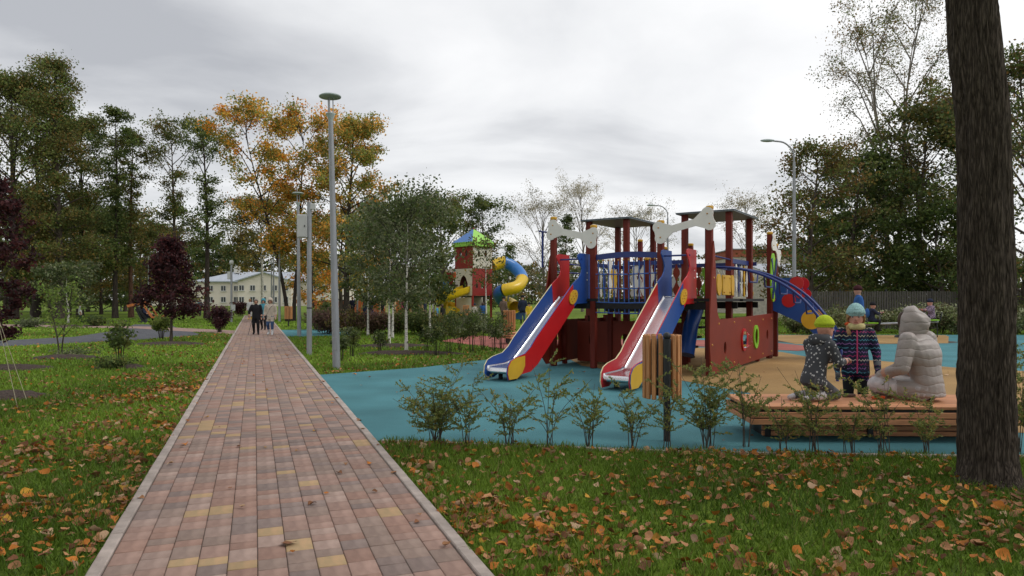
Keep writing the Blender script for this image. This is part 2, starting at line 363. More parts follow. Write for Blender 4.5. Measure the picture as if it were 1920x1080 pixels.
# ---- grass blades
gV = []; gT = []
for (y0, y1, dens, h, wd) in ((2.6, 6.8, 3000, .062, .0048), (6.8, 10, 1500, .058, .008), (10, 16, 650, .055, .012), (16, 30, 200, .055, .021), (30, 52, 46, .06, .04)):
    area = (y1 - y0) * (.8 * (y0 + y1) + 4.8); n = int(area * dens)
    y = y0 + (y1 - y0) * RNG.random(n); keep = RNG.random(n) < (y / y1) ; y = y[keep]; x = (RNG.random(len(y)) * 2 - 1) * (.8 * y + 2.4)
    k = lawn_mask(x, y); x, y = x[k], y[k]; n = len(x)
    ln = vnoise(x, y, 2.2, 3); hh = h * (.55 + .7 * RNG.random(n)) * (.65 + .8 * ln)
    a = RNG.random(n) * 6.283; lean = (.15 + .75 * RNG.random(n)) * hh; b = RNG.random(n) * 6.283
    B = np.stack([x, y, np.zeros(n)], 1); S = np.stack([np.cos(a), np.sin(a), np.zeros(n)], 1) * (wd * (.7 + .6 * RNG.random(n)))[:, None]
    T = B + np.stack([np.cos(b) * lean, np.sin(b) * lean, hh], 1)
    gV.append(np.stack([B - S, B + S, T + S * .22, T - S * .22], 1).reshape(-1, 3))
    v = vnoise(x, y, .6, 9); yel = (RNG.random(n) < .05)
    c = np.array([.075, .135, .015]) + v[:, None] * np.array([.11, .15, .016]); c *= (.6 + .75 * RNG.random(n))[:, None] * (1 + .45 * np.clip((y - 6) / 12, 0, 1))[:, None]; c[yel] = np.array([.22, .18, .06]) * (.6 + .5 * RNG.random(yel.sum()))[:, None]  # blade colour lightened with distance to offset the shading of randomly turned blades
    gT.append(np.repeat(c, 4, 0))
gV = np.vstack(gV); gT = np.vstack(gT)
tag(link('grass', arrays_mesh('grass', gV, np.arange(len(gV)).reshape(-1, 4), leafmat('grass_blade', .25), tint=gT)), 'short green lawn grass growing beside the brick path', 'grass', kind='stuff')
# ---- fallen leaves
def leaf_shape(rg, curl):
    "ovate leaf with a pointed tip: a cupped, twisted strip of five cross rows"
    f = curl * (rg.random() * 1.5 - .2); bd = curl * (rg.random() * 1.6 - .5); tw = (rg.random() - .5) * 1.1; sk = rg.uniform(-.06, .06); wd = rg.uniform(.82, 1.12)
    zf = lambda t, y: f * abs(y) ** 1.3 + tw * t * y + bd * t * t + .05 * math.sin(9 * t + 7 * y)
    P = [(-.5, 0, zf(-.5, 0))]; rows = [(-.40, .22), (-.22, .40), (.02, .42), (.24, .27), (.40, .11)]
    for t, wv in rows:
        for sd in (-1, 0, 1): y = sd * wv * wd * (.88 + .24 * rg.random()) + sk * t; P.append((t + (.0 if sd == 0 else -.05 + .04 * rg.random()), y, zf(t, y)))
    P.append((.56, sk, zf(.56, 0))); F = [(0, 2, 1), (0, 3, 2)]
    for r in range(len(rows) - 1):
        a_ = 1 + r * 3; F += [(a_, a_ + 1, a_ + 4), (a_, a_ + 4, a_ + 3), (a_ + 1, a_ + 2, a_ + 5), (a_ + 1, a_ + 5, a_ + 4)]
    a_ = 1 + (len(rows) - 1) * 3; n_ = len(P) - 1; F += [(a_, a_ + 1, n_), (a_ + 1, a_ + 2, n_)]
    return np.array(P), np.array(F)
lrg = random.Random(3); SHAPES = [leaf_shape(lrg, .9) for _ in range(16)]
LPAL = [((.40, .20, .095), .34, 'tan'), ((.42, .150, .028), .28, 'orange'), ((.20, .088, .042), .19, 'brown'), ((.46, .24, .035), .11, 'yellow'), ((.47, .31, .19), .08, 'pale')]
def litter(n, y0, y1, accept):
    y = np.exp(np.log(y0) + (np.log(y1) - np.log(y0)) * RNG.random(n)); x = (RNG.random(n) * 2 - 1) * (.78 * y + 2.2); k = RNG.random(n) < accept(x, y); return x[k], y[k]
def acc(x, y):
    # expected leaves per square metre, times the area one candidate stands for
    s, t = ST(x, y); lw = lawn_mask(x, y); cl = vnoise(x, y, 1.1, 21); cl2 = vnoise(x, y, 3.0, 22); d = np.zeros_like(x); onp = np.abs(t) < HW
    left = lw & (t < 0); e = -t - HW
    d = np.where(left, 6 + 130 * np.exp(-(e / 1.35) ** 2) * np.clip((17 - y) / 8, 0.05, 1) + 34 * np.exp(-(e / 3.5) ** 2) * np.clip((12 - y) / 5, 0, 1), d)
    near = lw & (t > 0) & (y < 7); d = np.where(near, 95 + 90 * np.exp(-((t - HW) / .5) ** 2), d)
    mid = lw & (t > 0) & (y >= 7); ed = (y - 13.2) - (x + 3.6) * 1.12; d = np.where(mid, 3 + 42 * np.exp(-(ed / 1.5) ** 2), d)
    d *= np.where(lw, (.5 + 2.2 * cl ** 2) * (.5 + 1.9 * cl2 ** 1.6), 1)
    d = np.where(onp, 1.4 + 14 * np.exp(-((np.abs(t) - HW) / .12) ** 2) * (y < 14), d); d = np.where(inpoly(x, y, TEAL), .9 * (y < 14), d)
    return d * (2 * (.78 * y + 2.2)) * y * math.log(30 / 2.9) / NCAND
NCAND = 260000
lx, ly = litter(NCAND, 2.9, 30, acc); n = len(lx); lw = lawn_mask(lx, ly); _, lt = ST(lx, ly)
lsz = (.032 + .040 * RNG.random(n)) * np.where(RNG.random(n) < .12, 1.35, 1); lci = RNG.choice(5, n, p=[p for _, p, _ in LPAL]); lsh = RNG.integers(0, 16, n)
lrz = RNG.random(n) * 6.283; tl = np.where(lw, .45, .10); lrx = RNG.normal(0, 1, n) * tl; lry = RNG.normal(0, 1, n) * tl
lz = np.where(lw, .016 + .028 * RNG.random(n) + lsz * .12, .028 + .006 * RNG.random(n))
infr = (ly > 3.6) & (np.abs(lx) < .755 * ly)
score = np.where(infr, lsz / ly, 0) * np.where(lw, 1, 3.0); top = set(np.argsort(-score)[:300].tolist())
LM = [mat('leaf_' + nm, c, rough=.75, var=.35, scale=40, rnd=.3, spec=.2) for c, _, nm in LPAL]; lme = {}
LV = []; LF = []; LT = []; k0 = 0
for i in range(n):
    P, F = SHAPES[lsh[i]]; rot = Matrix.Rotation(lrz[i], 3, 'Z') @ Matrix.Rotation(lrx[i], 3, 'X') @ Matrix.Rotation(lry[i], 3, 'Y')
    if i in top:
        key = (int(lsh[i]) % 8, int(lci[i]))
        if key not in lme: P, F = SHAPES[key[0]]; lme[key] = arrays_mesh('fallen_leaf', P, F, LM[key[1]], smooth=True)
        o = link('fallen_leaf', lme[key]); o.location = (lx[i], ly[i], lz[i]); o.rotation_euler = rot.to_euler(); o.scale = (lsz[i],) * 3; cn = LPAL[lci[i]][2]
        cn = {'tan': 'dull tan', 'orange': 'orange', 'brown': 'dark brown', 'yellow': 'yellow', 'pale': 'pale beige'}[cn]
        where = 'in the grass by the young shrubs' if (lw[i] and lt[i] > 0) else 'in the grass along the kerb of the brick path' if lw[i] else 'on the brick path' if abs(lt[i]) < HW else 'on the teal rubber surface'
        tag(o, '%s fallen leaf lying %s' % (cn, where), 'leaf', '%s fallen leaves %s' % (cn, where))
    else:
        Q = (P * lsz[i]) @ np.array(rot).T + (lx[i], ly[i], lz[i]); LV.append(Q); LF.append(F + k0); k0 += len(P)
        c = np.array(LPAL[lci[i]][0]) * RNG.uniform(.55, 1.2); LT.append(np.repeat(c[None], len(P), 0))
tag(link('leaf_litter', arrays_mesh('leaf_litter', np.vstack(LV), np.vstack(LF), leafmat('litter', .12, .75), tint=np.vstack(LT), smooth=True)), 'scattered tan and orange fallen leaves covering the lawn', 'leaves', kind='stuff')
# ================================================================ TREES AND PLANTS
def bark(name, c, rough=.9, st=(6, 6, 1)): return mat(name, c, rough=rough, var=.45, scale=4, bump=.8, bscale=9, stretch=st, spec=.15)
M_BARK = bark('bark_grey_brown', (.085, .068, .056)); M_BARKD = bark('bark_dark', (.045, .036, .03)); M_BARKP = bark('bark_pale', (.19, .165, .14)); M_PINE = bark('bark_reddish', (.11, .06, .04))
def birch_bark():
    m = bpy.data.materials.new('bark_birch'); m.use_nodes = True; t = m.node_tree; b = t.nodes['Principled BSDF']; c = t.nodes.new('ShaderNodeTexCoord'); mp_ = t.nodes.new('ShaderNodeMapping'); mp_.inputs['Scale'].default_value = (5, 5, 16)
    n = t.nodes.new('ShaderNodeTexNoise'); n.inputs['Scale'].default_value = 1.6; n.inputs['Detail'].default_value = 5; r = t.nodes.new('ShaderNodeValToRGB'); r.color_ramp.elements[0].position = .36; r.color_ramp.elements[1].position = .46
    r.color_ramp.elements[0].color = (.05, .045, .04, 1); r.color_ramp.elements[1].color = (.66, .63, .58, 1); t.links.new(c.outputs['Object'], mp_.inputs[0]); t.links.new(mp_.outputs[0], n.inputs['Vector']); t.links.new(n.outputs[0], r.inputs[0]); t.links.new(r.outputs[0], b.inputs['Base Color']); b.inputs['Roughness'].default_value = .75; return m
M_BIRCH = birch_bark()
M_LEAF = leafmat('foliage', .42)
def leaf_cloud(rg, C, S, n_each, size, pal, tone_var=.35, flat=0.0, aspect=.62):
    "C (k,3) clump centres, S (k,) spread; leaves are small bent quads"
    k = len(C); idx = np.repeat(np.arange(k), n_each); n = len(idx)
    u_ = rg.normal(0, 1, (n, 3)); u_ *= (rg.random(n) ** .6 * 1.85 / (np.linalg.norm(u_, axis=1) + 1e-9))[:, None]; P = C[idx] + u_ * (S[idx])[:, None] * np.array([1, 1, .75])
    q = rg.normal(0, 1, (n, 3)); q[:, 2] *= (1 - flat); q /= np.linalg.norm(q, axis=1)[:, None]; h = rg.normal(0, 1, (n, 3)); r = np.cross(q, h); r /= np.linalg.norm(r, axis=1)[:, None] + 1e-9
    nn = np.cross(q, r); sz = size * (.55 + .9 * rg.random(n)); a = q * (sz * .5)[:, None]; b = r * (sz * .5 * aspect)[:, None]; d = nn * (sz * .12)[:, None]
    V = np.stack([P - a, P + b + d, P + a, P - b + d], 1).reshape(-1, 3)
    pal = np.array(pal) * 1.75; ct = rg.choice(len(pal), k); tone = (1 + tone_var * (rg.random(k) * 2 - 1)); mixc = np.where(rg.random(n) < .72, ct[idx], rg.choice(len(pal), n))
    col = pal[mixc] * tone[idx][:, None] * (.75 + .5 * rg.random(n))[:, None]
    return V, np.clip(np.repeat(col, 4, 0), 0, 1)
PROF = {'oval': lambda t: math.sin(math.pi * (.10 + .86 * t)) ** .7, 'cone': lambda t: (1 - t) ** .75 + .08, 'column': lambda t: min(1, (1 - t) * 2.2 + .12) * min(1, .45 + t * 2), 'dome': lambda t: math.sqrt(max(0, 1 - (t * .97) ** 2.2)) * .95 + .03, 'vase': lambda t: math.sin(math.pi * (.02 + .80 * t)) ** .8, 'ragged': lambda t: (.55 + .45 * math.sin(9 * t + 1)) * math.sin(math.pi * (.14 + .8 * t)) ** .6}
def tree(name, label, x, y, H, cb, Rr, pal, leaves, lsize, shape='oval', tr=.18, seed=1, limbs=26, subs=4, rise=.45, droop=0.0, mbark=None, lean=(0, 0), spread=.16, group=None, stems=1, tone=.35, cat='tree', z=0.0, trunk_top=.93, bare=0.0, parts=('trunk', 'crown'), wob=.25, flat=0.0):
    rg = np.random.default_rng(seed); pr = random.Random(seed); root = thing(name, label, cat, (x, y, z), 0, group); tb = MB(); C = []; S = []
    for st in range(stems):
        sa_ = 6.283 * st / stems + .6; off = Vector((math.cos(sa_), math.sin(sa_), 0)) * (tr * .9 if stems > 1 else 0); ln = Vector((lean[0], lean[1], 0)) + (off.normalized() * .13 * H if stems > 1 else Vector((0, 0, 0)))
        hh = H * (1 if st == 0 else pr.uniform(.82, .98)); n = 9; pts_ = []; ph = pr.random() * 9
        for i in range(n + 1):
            t = i / n; pts_.append(off + ln * t ** 1.25 + Vector((wob * math.sin(t * 4 + ph) * t, wob * math.cos(t * 5 + ph) * t, hh * trunk_top * t)) - Vector((0, 0, .05 if i == 0 else 0)))
        trs = tr * (1 if stems == 1 else .72); tb.tube(pts_, [trs * (1.35 if i == 0 else (1 - i / n) ** .8 * .95 + .06) for i in range(n + 1)], 8)
        def tp(t):
            f = t / trunk_top * n; i = min(n - 1, int(f)); return pts_[i].lerp(pts_[i + 1], min(1, f - i))
        for k in range(limbs // stems):
            t = (k + pr.random()) / (limbs // stems); t = min(.995, t); zt = cb / H + (1 - cb / H) * t; base_t = max(cb / H * .85, zt - .10 * (1 - t)); b0 = tp(min(trunk_top, base_t))
            Ln = Rr * PROF[shape](t) * pr.uniform(.72, 1.18) * (1 if stems == 1 else .75); a = k * 2.39996 + pr.uniform(-.5, .5); rs = rise * pr.uniform(.5, 1.5) * (1 + t)
            dv = Vector((math.cos(a), math.sin(a), 0)); e1 = b0 + dv * Ln * .55 + Vector((0, 0, Ln * rs * .7)); e2 = b0 + dv * Ln + Vector((0, 0, Ln * rs - droop * Ln))
            if e2.z > H: e2.z = H - pr.random() * .3
            if e1.z > H: e1.z = H
            r0 = max(.012, tr * .36 * (1 - t * .6)); tb.tube([b0, e1, e2], [r0, r0 * .55, r0 * .18], 5, m=1, caps=False)
            for sub in range(subs):
                f = pr.uniform(.35, 1.0); p0 = (b0.lerp(e1, f * 2 * .9) if f < .5 else e1.lerp(e2, f * 2 - 1)); sa2 = a + pr.uniform(-1.5, 1.5); l2 = Ln * pr.uniform(.22, .5); p1 = p0 + Vector((math.cos(sa2) * l2, math.sin(sa2) * l2, l2 * (rs * pr.uniform(-.2, 1.1)) - droop * l2 * 1.3))
                tb.tube([p0, (p0 + p1) / 2 + Vector((0, 0, .04 * l2)), p1], [r0 * .38, r0 * .26, r0 * .1], 3, m=1, caps=False)
                if pr.random() < bare: continue
                for q in (.55, 1.0): C.append(p0.lerp(p1, q)); S.append(Rr * spread * pr.uniform(.45, 1.45))
            if pr.random() >= bare: C.append(e2); S.append(Rr * spread * pr.uniform(.6, 1.2))
    tb.build(parts[0], [mbark or M_BARK, M_BARKD if mbark is M_BIRCH else (mbark or M_BARK)], root)
    C = np.array([tuple(c) for c in C]); S = np.array(S); each = max(1, int(leaves / len(C)))
    V, T = leaf_cloud(rg, C, S, each, lsize, pal, tone, flat); V[:, 2] = np.maximum(V[:, 2], .03)
    link(parts[1], arrays_mesh(parts[1], V, np.arange(len(V)).reshape(-1, 4), M_LEAF, tint=T), root); return root
GRN = [(.066, .094, .023), (.082, .108, .027), (.055, .078, .022), (.104, .115, .031)]
DGRN = [(.042, .066, .020), (.054, .075, .022), (.037, .055, .018), (.075, .082, .024)]
OLIVE = [(.095, .088, .026), (.075, .078, .024), (.125, .095, .028), (.06, .065, .022), (.14, .09, .025)]
RUST = [(.12, .085, .03), (.15, .085, .028), (.085, .075, .028), (.10, .06, .022)]
MAPLE = [(.34, .17, .03), (.42, .16, .022), (.30, .19, .035), (.15, .14, .03), (.40, .21, .035), (.12, .125, .03), (.17, .15, .032), (.10, .11, .028)]
MAPLE2 = [(.13, .14, .03), (.20, .155, .035), (.30, .165, .035), (.10, .115, .028), (.36, .18, .035), (.11, .12, .03)]
ORNG = [(.50, .19, .022), (.46, .155, .02), (.40, .17, .03)]
PURP = [(.028, .010, .012), (.038, .012, .014), (.021, .009, .011), (.055, .016, .016)]
SILV = [(.10, .115, .06), (.075, .09, .045), (.13, .135, .08), (.06, .075, .035)]
PALE = [(.26, .23, .17), (.20, .185, .12), (.30, .26, .2)]
ORD = ['first', 'second', 'third', 'fourth', 'fifth', 'sixth', 'seventh', 'eighth', 'ninth', 'tenth', 'eleventh', 'twelfth']
def P(px, Y): return ((px - 960) * Y / FPX, Y)
MAPLE = [tuple(min(.6, c * 1.2) for c in q) for q in MAPLE]; MAPLE2 = [tuple(c * 1.2 for c in q) for q in MAPLE2]
def TR(name, label, px, Y, top, *a, **k):
    x, y = P(px, Y); H = ZY(top, Y); return tree(name, label, x, y, H, *a, **k)
# tall trees at the left lawn
TR('tall_tree', 'tall dark green tree standing at the lawn edge behind the purple maple', 25, 50, 138, 3.5, 3.9, GRN + OLIVE, 30000, .17, 'column', .30, 31, 40, 5, .5, mbark=M_BARKD)
TR('tall_tree', 'tall brownish tree with a bare sparse crown tip above its neighbours', 112, 52, 96, 4.0, 3.3, GRN + OLIVE, 25000, .16, 'cone', .28, 32, 46, 5, .35, mbark=M_BARK, lean=(-.3, 0))
TR('tall_tree', 'bushy olive tree between the bare tipped tree and the dark one', 68, 56, 170, 3.0, 3.9, GRN + OLIVE, 28000, .17, 'column', .28, 33, 38, 5, .5, mbark=M_BARKD)
TR('tall_tree', 'broad dark green tree beside the bare tipped tree', 150, 58, 235, 3.0, 3.4, DGRN + GRN + OLIVE, 22000, .17, 'oval', .25, 34, 30, 5, .5, mbark=M_BARKD)
TR('larch_tree', 'narrow green larch tree with a pointed top', 216, 54, 186, 5.0, 1.75, GRN + DGRN, 10150, .16, 'ragged', .20, 35, 40, 4, .15, mbark=M_BARKD, spread=.22)
TR('larch_tree', 'slim larch tree with thin drooping tips beside the pointed one', 246, 56, 236, 6.0, 1.9, OLIVE + GRN, 7975, .16, 'ragged', .19, 36, 34, 4, .15, mbark=M_PINE, spread=.2)
TR('leafy_tree', 'olive brown tree leaning beside the larches', 325, 58, 238, 6, 3.0, OLIVE + GRN, 12325, .16, 'ragged', .20, 37, 34, 5, .55, mbark=M_BARK, spread=.15)
TR('leafy_tree', 'open crowned dark green tree standing before the cream house', 388, 54, 232, 6.5, 2.2, GRN + DGRN, 7540, .16, 'ragged', .22, 38, 30, 4, .6, mbark=M_BARKD, lean=(-.2, 0), spread=.17)
TR('leafy_tree', 'low yellow leaved tree under the larches', 265, 66, 430, 1.5, 3.0, OLIVE + [(.24, .15, .03)], 8700, .18, 'dome', .15, 39, 24, 4, .4)
TR('leafy_tree', 'orange tinged low tree under the tall dark trees', 130, 64, 420, 1.0, 3.2, OLIVE + [(.22, .10, .02)], 8700, .18, 'dome', .15, 40, 24, 4, .4)
TR('leafy_tree', 'dense dark green low tree behind the lamp posts', 190, 68, 400, .5, 3.6, DGRN + GRN, 11600, .20, 'dome', .15, 41, 26, 4, .4)
TR('leafy_tree', 'dark green low tree behind the dark purple maple', 60, 66, 380, .5, 3.8, DGRN + GRN, 13050, .20, 'dome', .15, 42, 26, 4, .4)
for i, (px, Y, top, r, pal, lab) in enumerate(((10, 80, 400, 4.5, DGRN + GRN, 'wide dark tree closing the wood at the lawn edge'), (95, 78, 395, 4.2, DGRN + OLIVE, 'wide dark olive tree at the back of the wood'), (165, 82, 390, 4.2, DGRN, 'very dark broad tree behind the larches'), (235, 84, 405, 4.2, DGRN + OLIVE, 'dark broad tree behind the slim lamps'), (300, 92, 430, 4.0, OLIVE + DGRN, 'brownish broad tree at the back beside the annexe'))):
    TR('wood_tree', lab, px, Y, top, .4, r, pal, 9000, .30, 'dome', .2, 300 + i, 26, 5, .4)
for i, (px, Y, top, lab) in enumerate(((352, 190, 462, 'dark conifer behind the house roof left of the ridge'), (400, 186, 455, 'dark conifer rising above the grey house roof'), (440, 192, 468, 'dark conifer behind the right end of the house ridge'))):
    TR('dark_conifer', lab, px, Y, top, 1, 6.5, DGRN, 6000, .6, 'dome', .3, 310 + i, 26, 5, .3, mbark=M_BARKD)
# unseen trees added round the camera so their crowns shade the near lawn
for i, (x_, y_, lab) in enumerate(((-5.5, -2.5, 'unseen linden tree added to shade the near lawn beside the brick path'), (4.5, -3.0, 'unseen linden tree added to shade the near lawn behind the furrowed trunk'), (-9.5, 3.0, 'unseen linden tree added to shade the left lawn by the kerb'))):
    tree('linden_tree', lab, x_, y_, 13.5, 4.8, 4.0, OLIVE + MAPLE2, 7540, .20, 'dome', .24, 320 + i, 26, 5, .4)
# maples and birches round the path
TR('maple_tree', 'orange and yellow maple tree behind the brick path', 545, 46, 214, 5.6, 3.2, MAPLE, 26000, .16, 'vase', .19, 43, 36, 5, .6, mbark=M_BARKD, stems=2, tone=.4, lean=(-.9, 0), spread=.15)
TR('maple_tree', 'green maple tree turning orange at its edge behind the tall lamp', 650, 45, 233, 3.6, 2.75, MAPLE2, 26000, .16, 'dome', .22, 44, 38, 5, .45, mbark=M_BARKD, tone=.4, spread=.16, lean=(.25, 0))
TR('maple_tree', 'small bright orange maple beneath the taller maples', 588, 50, 470, 1.2, 1.5, ORNG + MAPLE, 2600, .2, 'dome', .1, 45, 18, 4, .4, spread=.2)
TR('weeping_birch', 'weeping birch with yellow green hanging foliage behind the path', 492, 72, 378, 5.6, 3.6, OLIVE + [(.20, .14, .03), (.10, .11, .03)], 15950, .20, 'dome', .2, 46, 34, 5, .5, droop=.30, mbark=M_BIRCH)
TR('leafy_tree', 'rounded green tree behind the maple trunks', 640, 60, 405, 1.5, 2.8, GRN + MAPLE2, 11600, .18, 'dome', .2, 47, 26, 4, .4)
BG_ = 'young birches on the mulch bed'
TR('young_birch', 'young white birch with a slim trunk beside the lamp post', 730, 23.1, 402, 1.6, 1.15, SILV + DGRN, 5200, .10, 'oval', .042, 48, 30, 5, .7, mbark=M_BIRCH, spread=.22, wob=.06)
TR('young_birch', 'young white birch close behind the slim birch', 736, 26.0, 420, 1.7, 1.1, SILV + DGRN, 4200, .11, 'oval', .045, 49, 28, 5, .7, mbark=M_BIRCH, spread=.22, wob=.05)
TR('young_birch', 'young white birch with full grey green crown on the mulch bed', 762, 19.4, 385, 1.35, 1.2, SILV + DGRN, 6800, .085, 'oval', .045, 50, 34, 5, .75, mbark=M_BIRCH, spread=.22, wob=.05)
TR('young_birch', 'young birch with dark leaves between the bushes and castle tower', 806, 27, 398, 1.6, 1.1, DGRN + GRN, 6000, .12, 'oval', .045, 51, 30, 5, .7, mbark=M_BIRCH, spread=.22, wob=.06)
TR('young_birch', 'thin birch with small dark crown standing before the castle tower', 912, 31, 455, 2.4, .8, DGRN + OLIVE, 900, .12, 'oval', .04, 52, 22, 4, .5, mbark=M_BIRCH, spread=.26, wob=.05)
TR('young_birch', 'grey green young birch left of the slim birch', 690, 28, 425, 1.2, 1.15, SILV + GRN, 4600, .12, 'oval', .045, 53, 28, 5, .7, mbark=M_BIRCH, spread=.24, wob=.05)
# trees behind the castle
TR('leafy_tree', 'olive green tree behind the castle slide', 830, 64, 378, 1.0, 3.6, OLIVE + GRN, 13050, .19, 'dome', .22, 54, 30, 5, .5)
TR('leafy_tree', 'green tree with reaching side branches behind the castle roof', 908, 66, 374, 3.0, 3.0, GRN + DGRN, 9425, .18, 'ragged', .2, 55, 30, 5, .45)
TR('bare_poplar', 'half bare pale poplar between the castle and the ship roofs', 1020, 78, 388, 2.0, 3.6, PALE + OLIVE, 8500, .12, 'oval', .16, 56, 40, 6, .9, mbark=M_BARKP, bare=.3, spread=.14)
TR('bare_poplar', 'tall thin pale poplar behind the bone above the ship slide', 1092, 82, 358, 3.0, 3.2, PALE, 8500, .12, 'oval', .16, 57, 42, 6, .9, mbark=M_BARKP, bare=.3, spread=.13)
TR('bare_poplar', 'pale poplar showing between the two flat roofs', 1190, 88, 402, 2.0, 3.8, PALE + OLIVE, 8500, .13, 'oval', .16, 58, 36, 6, .8, mbark=M_BARKP, bare=.2, spread=.15)
TR('bare_poplar', 'pale poplar behind the roof nearest the arch ladder', 1402, 80, 382, 2.5, 3.2, PALE + OLIVE, 8500, .13, 'oval', .16, 59, 36, 6, .8, mbark=M_BARKP, bare=.2, spread=.15)
TR('pine_tree', 'narrow dark pine behind the tilted bone', 1063, 76, 396, 3.0, 1.5, DGRN, 4200, .2, 'cone', .14, 60, 30, 4, .1, mbark=M_PINE, spread=.25)
TR('pine_tree', 'small pointed spruce beside the tube slide', 952, 70, 455, .8, 1.3, DGRN + GRN, 3200, .18, 'cone', .1, 61, 26, 4, .1, spread=.25)
# right side
TR('tall_poplar', 'tall sparse poplar with open branches rising over dense trees', 1672, 42, -8, 6.0, 4.2, RUST + OLIVE + GRN, 24000, .105, 'oval', .24, 62, 44, 6, .85, mbark=M_BARKP, bare=.05, stems=2, spread=.12, lean=(.2, 0))
TR('dense_tree', 'dense brown green tree beside the tall street light', 1522, 38, 285, 1.2, 2.7, OLIVE + GRN + RUST, 13775, .15, 'dome', .2, 63, 32, 5, .4)
TR('dense_tree', 'dark dense tree under the sparse poplar', 1600, 41, 300, .8, 3.0, DGRN + GRN, 11000, .2, 'dome', .2, 64, 32, 5, .4)
TR('dense_tree', 'dense olive tree touched with yellow beside the big trunk', 1728, 40, 215, .8, 3.2, OLIVE + GRN + DGRN, 12000, .2, 'oval', .22, 65, 36, 5, .5)
TR('dense_tree', 'dark tree filling the gap behind the fence', 1660, 45, 330, .4, 3.4, DGRN, 13050, .18, 'dome', .2, 66, 28, 5, .4)
TR('dense_tree', 'dark tree behind the big trunk', 1800, 40, 190, .6, 3.0, DGRN + OLIVE, 11000, .2, 'oval', .22, 67, 34, 5, .5)
TR('dense_tree', 'dense dark tree with rusty top on the far side of the big trunk', 1925, 33, 110, .6, 3.2, DGRN + GRN + RUST, 18850, .14, 'column', .25, 68, 38, 5, .5)
TR('dense_tree', 'low dark tree above the fence by the brick shed', 1560, 47, 420, .4, 2.8, DGRN + GRN, 8000, .2, 'dome', .15, 69, 26, 5, .4)
TR('dense_tree', 'low dark tree hanging over the picket fence', 1765, 37, 400, .3, 2.6, DGRN + GRN, 11600, .16, 'dome', .15, 70, 26, 5, .4)
# small trees on the left lawn
TR('purple_maple', 'dark purple maple held by guy ropes at the lawn edge', -12, 14.8, 330, .75, .58, PURP, 8000, .085, 'column', .045, 71, 40, 5, .5, spread=.2, wob=.05)
TR('purple_maple', 'cone shaped dark purple maple on a mulch bed by the path', 321, 24.0, 448, .9, .80, PURP, 8000, .11, 'cone', .05, 72, 40, 5, .45, spread=.22, wob=.05)
TR('young_tree', 'small bright green tree with forked stems on the lawn', 113, 18.5, 538, .55, .62, [(.10, .15, .03), (.08, .12, .025), (.13, .16, .04)], 900, .075, 'dome', .03, 73, 16, 4, .8, stems=2, spread=.24, wob=.03)
TR('young_tree', 'grey green willow like small tree on the far lawn', 128, 42, 500, 1.1, 1.7, SILV + DGRN, 5000, .15, 'dome', .06, 74, 24, 5, .4, mbark=M_BIRCH)
def bush(name, label, px, Y, h, r, pal, n, ls, seed, group=None, stems=9, cat='shrub', z=0.0, spr=.22, shape='dome', sr=.012):
    x, y = P(px, Y); rg = np.random.default_rng(seed); pr = random.Random(seed); root = thing(name, label, cat, (x, y, z), 0, group); tb = MB(); C = []; S = []
    for k in range(stems):
        a = k * 2.4 + pr.random(); rr = r * math.sqrt((k + .5) / stems) * pr.uniform(.7, 1.0); hh = h * (1 - .45 * (rr / r) ** 2) * pr.uniform(.75, 1.0); e = Vector((math.cos(a) * rr, math.sin(a) * rr, hh)); m_ = e * .5 + Vector((-e.x * .12, -e.y * .12, .06 * h)); b = Vector((e.x * .18, e.y * .18, -.02))
        tb.tube([b, m_, e], [sr, sr * .7, sr * .3], 4, caps=False)
        for q in ((.35, .55, .75, .9, 1.0) if shape == 'dome' else (.6, .8, 1.0)):
            p = b.lerp(m_, q * 2) if q < .5 else m_.lerp(e, q * 2 - 1); C.append(p); S.append(r * spr * pr.uniform(.7, 1.2))
    tb.build('stems', M_BARKD, root); C = np.array([tuple(c) for c in C]); V, T = leaf_cloud(rg, C, np.array(S), max(1, n // len(C)), ls, pal); V[:, 2] = np.maximum(V[:, 2], .02)
    link('foliage', arrays_mesh('foliage', V, np.arange(len(V)).reshape(-1, 4), M_LEAF, tint=T), root); return root
bush('dark_shrub', 'loose dark leaved shrub with bare stems on the lawn', 225, 15.2, 1.05, .42, DGRN + GRN, 900, .07, 80, stems=8, shape='open', spr=.24)
bush('low_plant', 'low green ground plant beneath the dark leaved shrub', 212, 14.6, .22, .5, DGRN + GRN, 900, .06, 81)
bush('purple_bush', 'round dark purple bush beside the brick path', 412, 31, 1.25, .62, PURP + [(.07, .035, .04)], 3600, .08, 82, stems=16)
bush('purple_bush', 'small purple bush on the lawn beyond the pole', 448, 60, 1.5, .9, PURP + [(.08, .04, .04)], 1500, .14, 83)
bush('round_shrub', 'small green shrub with a yellow top by the purple maple', 302, 25.5, .95, .45, [(.11, .13, .03), (.075, .10, .025)], 1200, .08, 84, stems=9, shape='open')
bush('low_juniper', 'low dark juniper on the lawn by the asphalt path', 178, 38, .55, .7, DGRN, 1300, .09, 85)
bush('low_juniper', 'small grey juniper near the dark purple maple', 52, 36, .45, .8, SILV, 1300, .09, 86)
bush('low_plant', 'grey green ground cover under the forked young tree', 140, 18.2, .10, .7, SILV, 800, .05, 87)
BRNP = [(.10, .055, .045), (.085, .05, .04), (.12, .075, .045), (.07, .06, .03)]
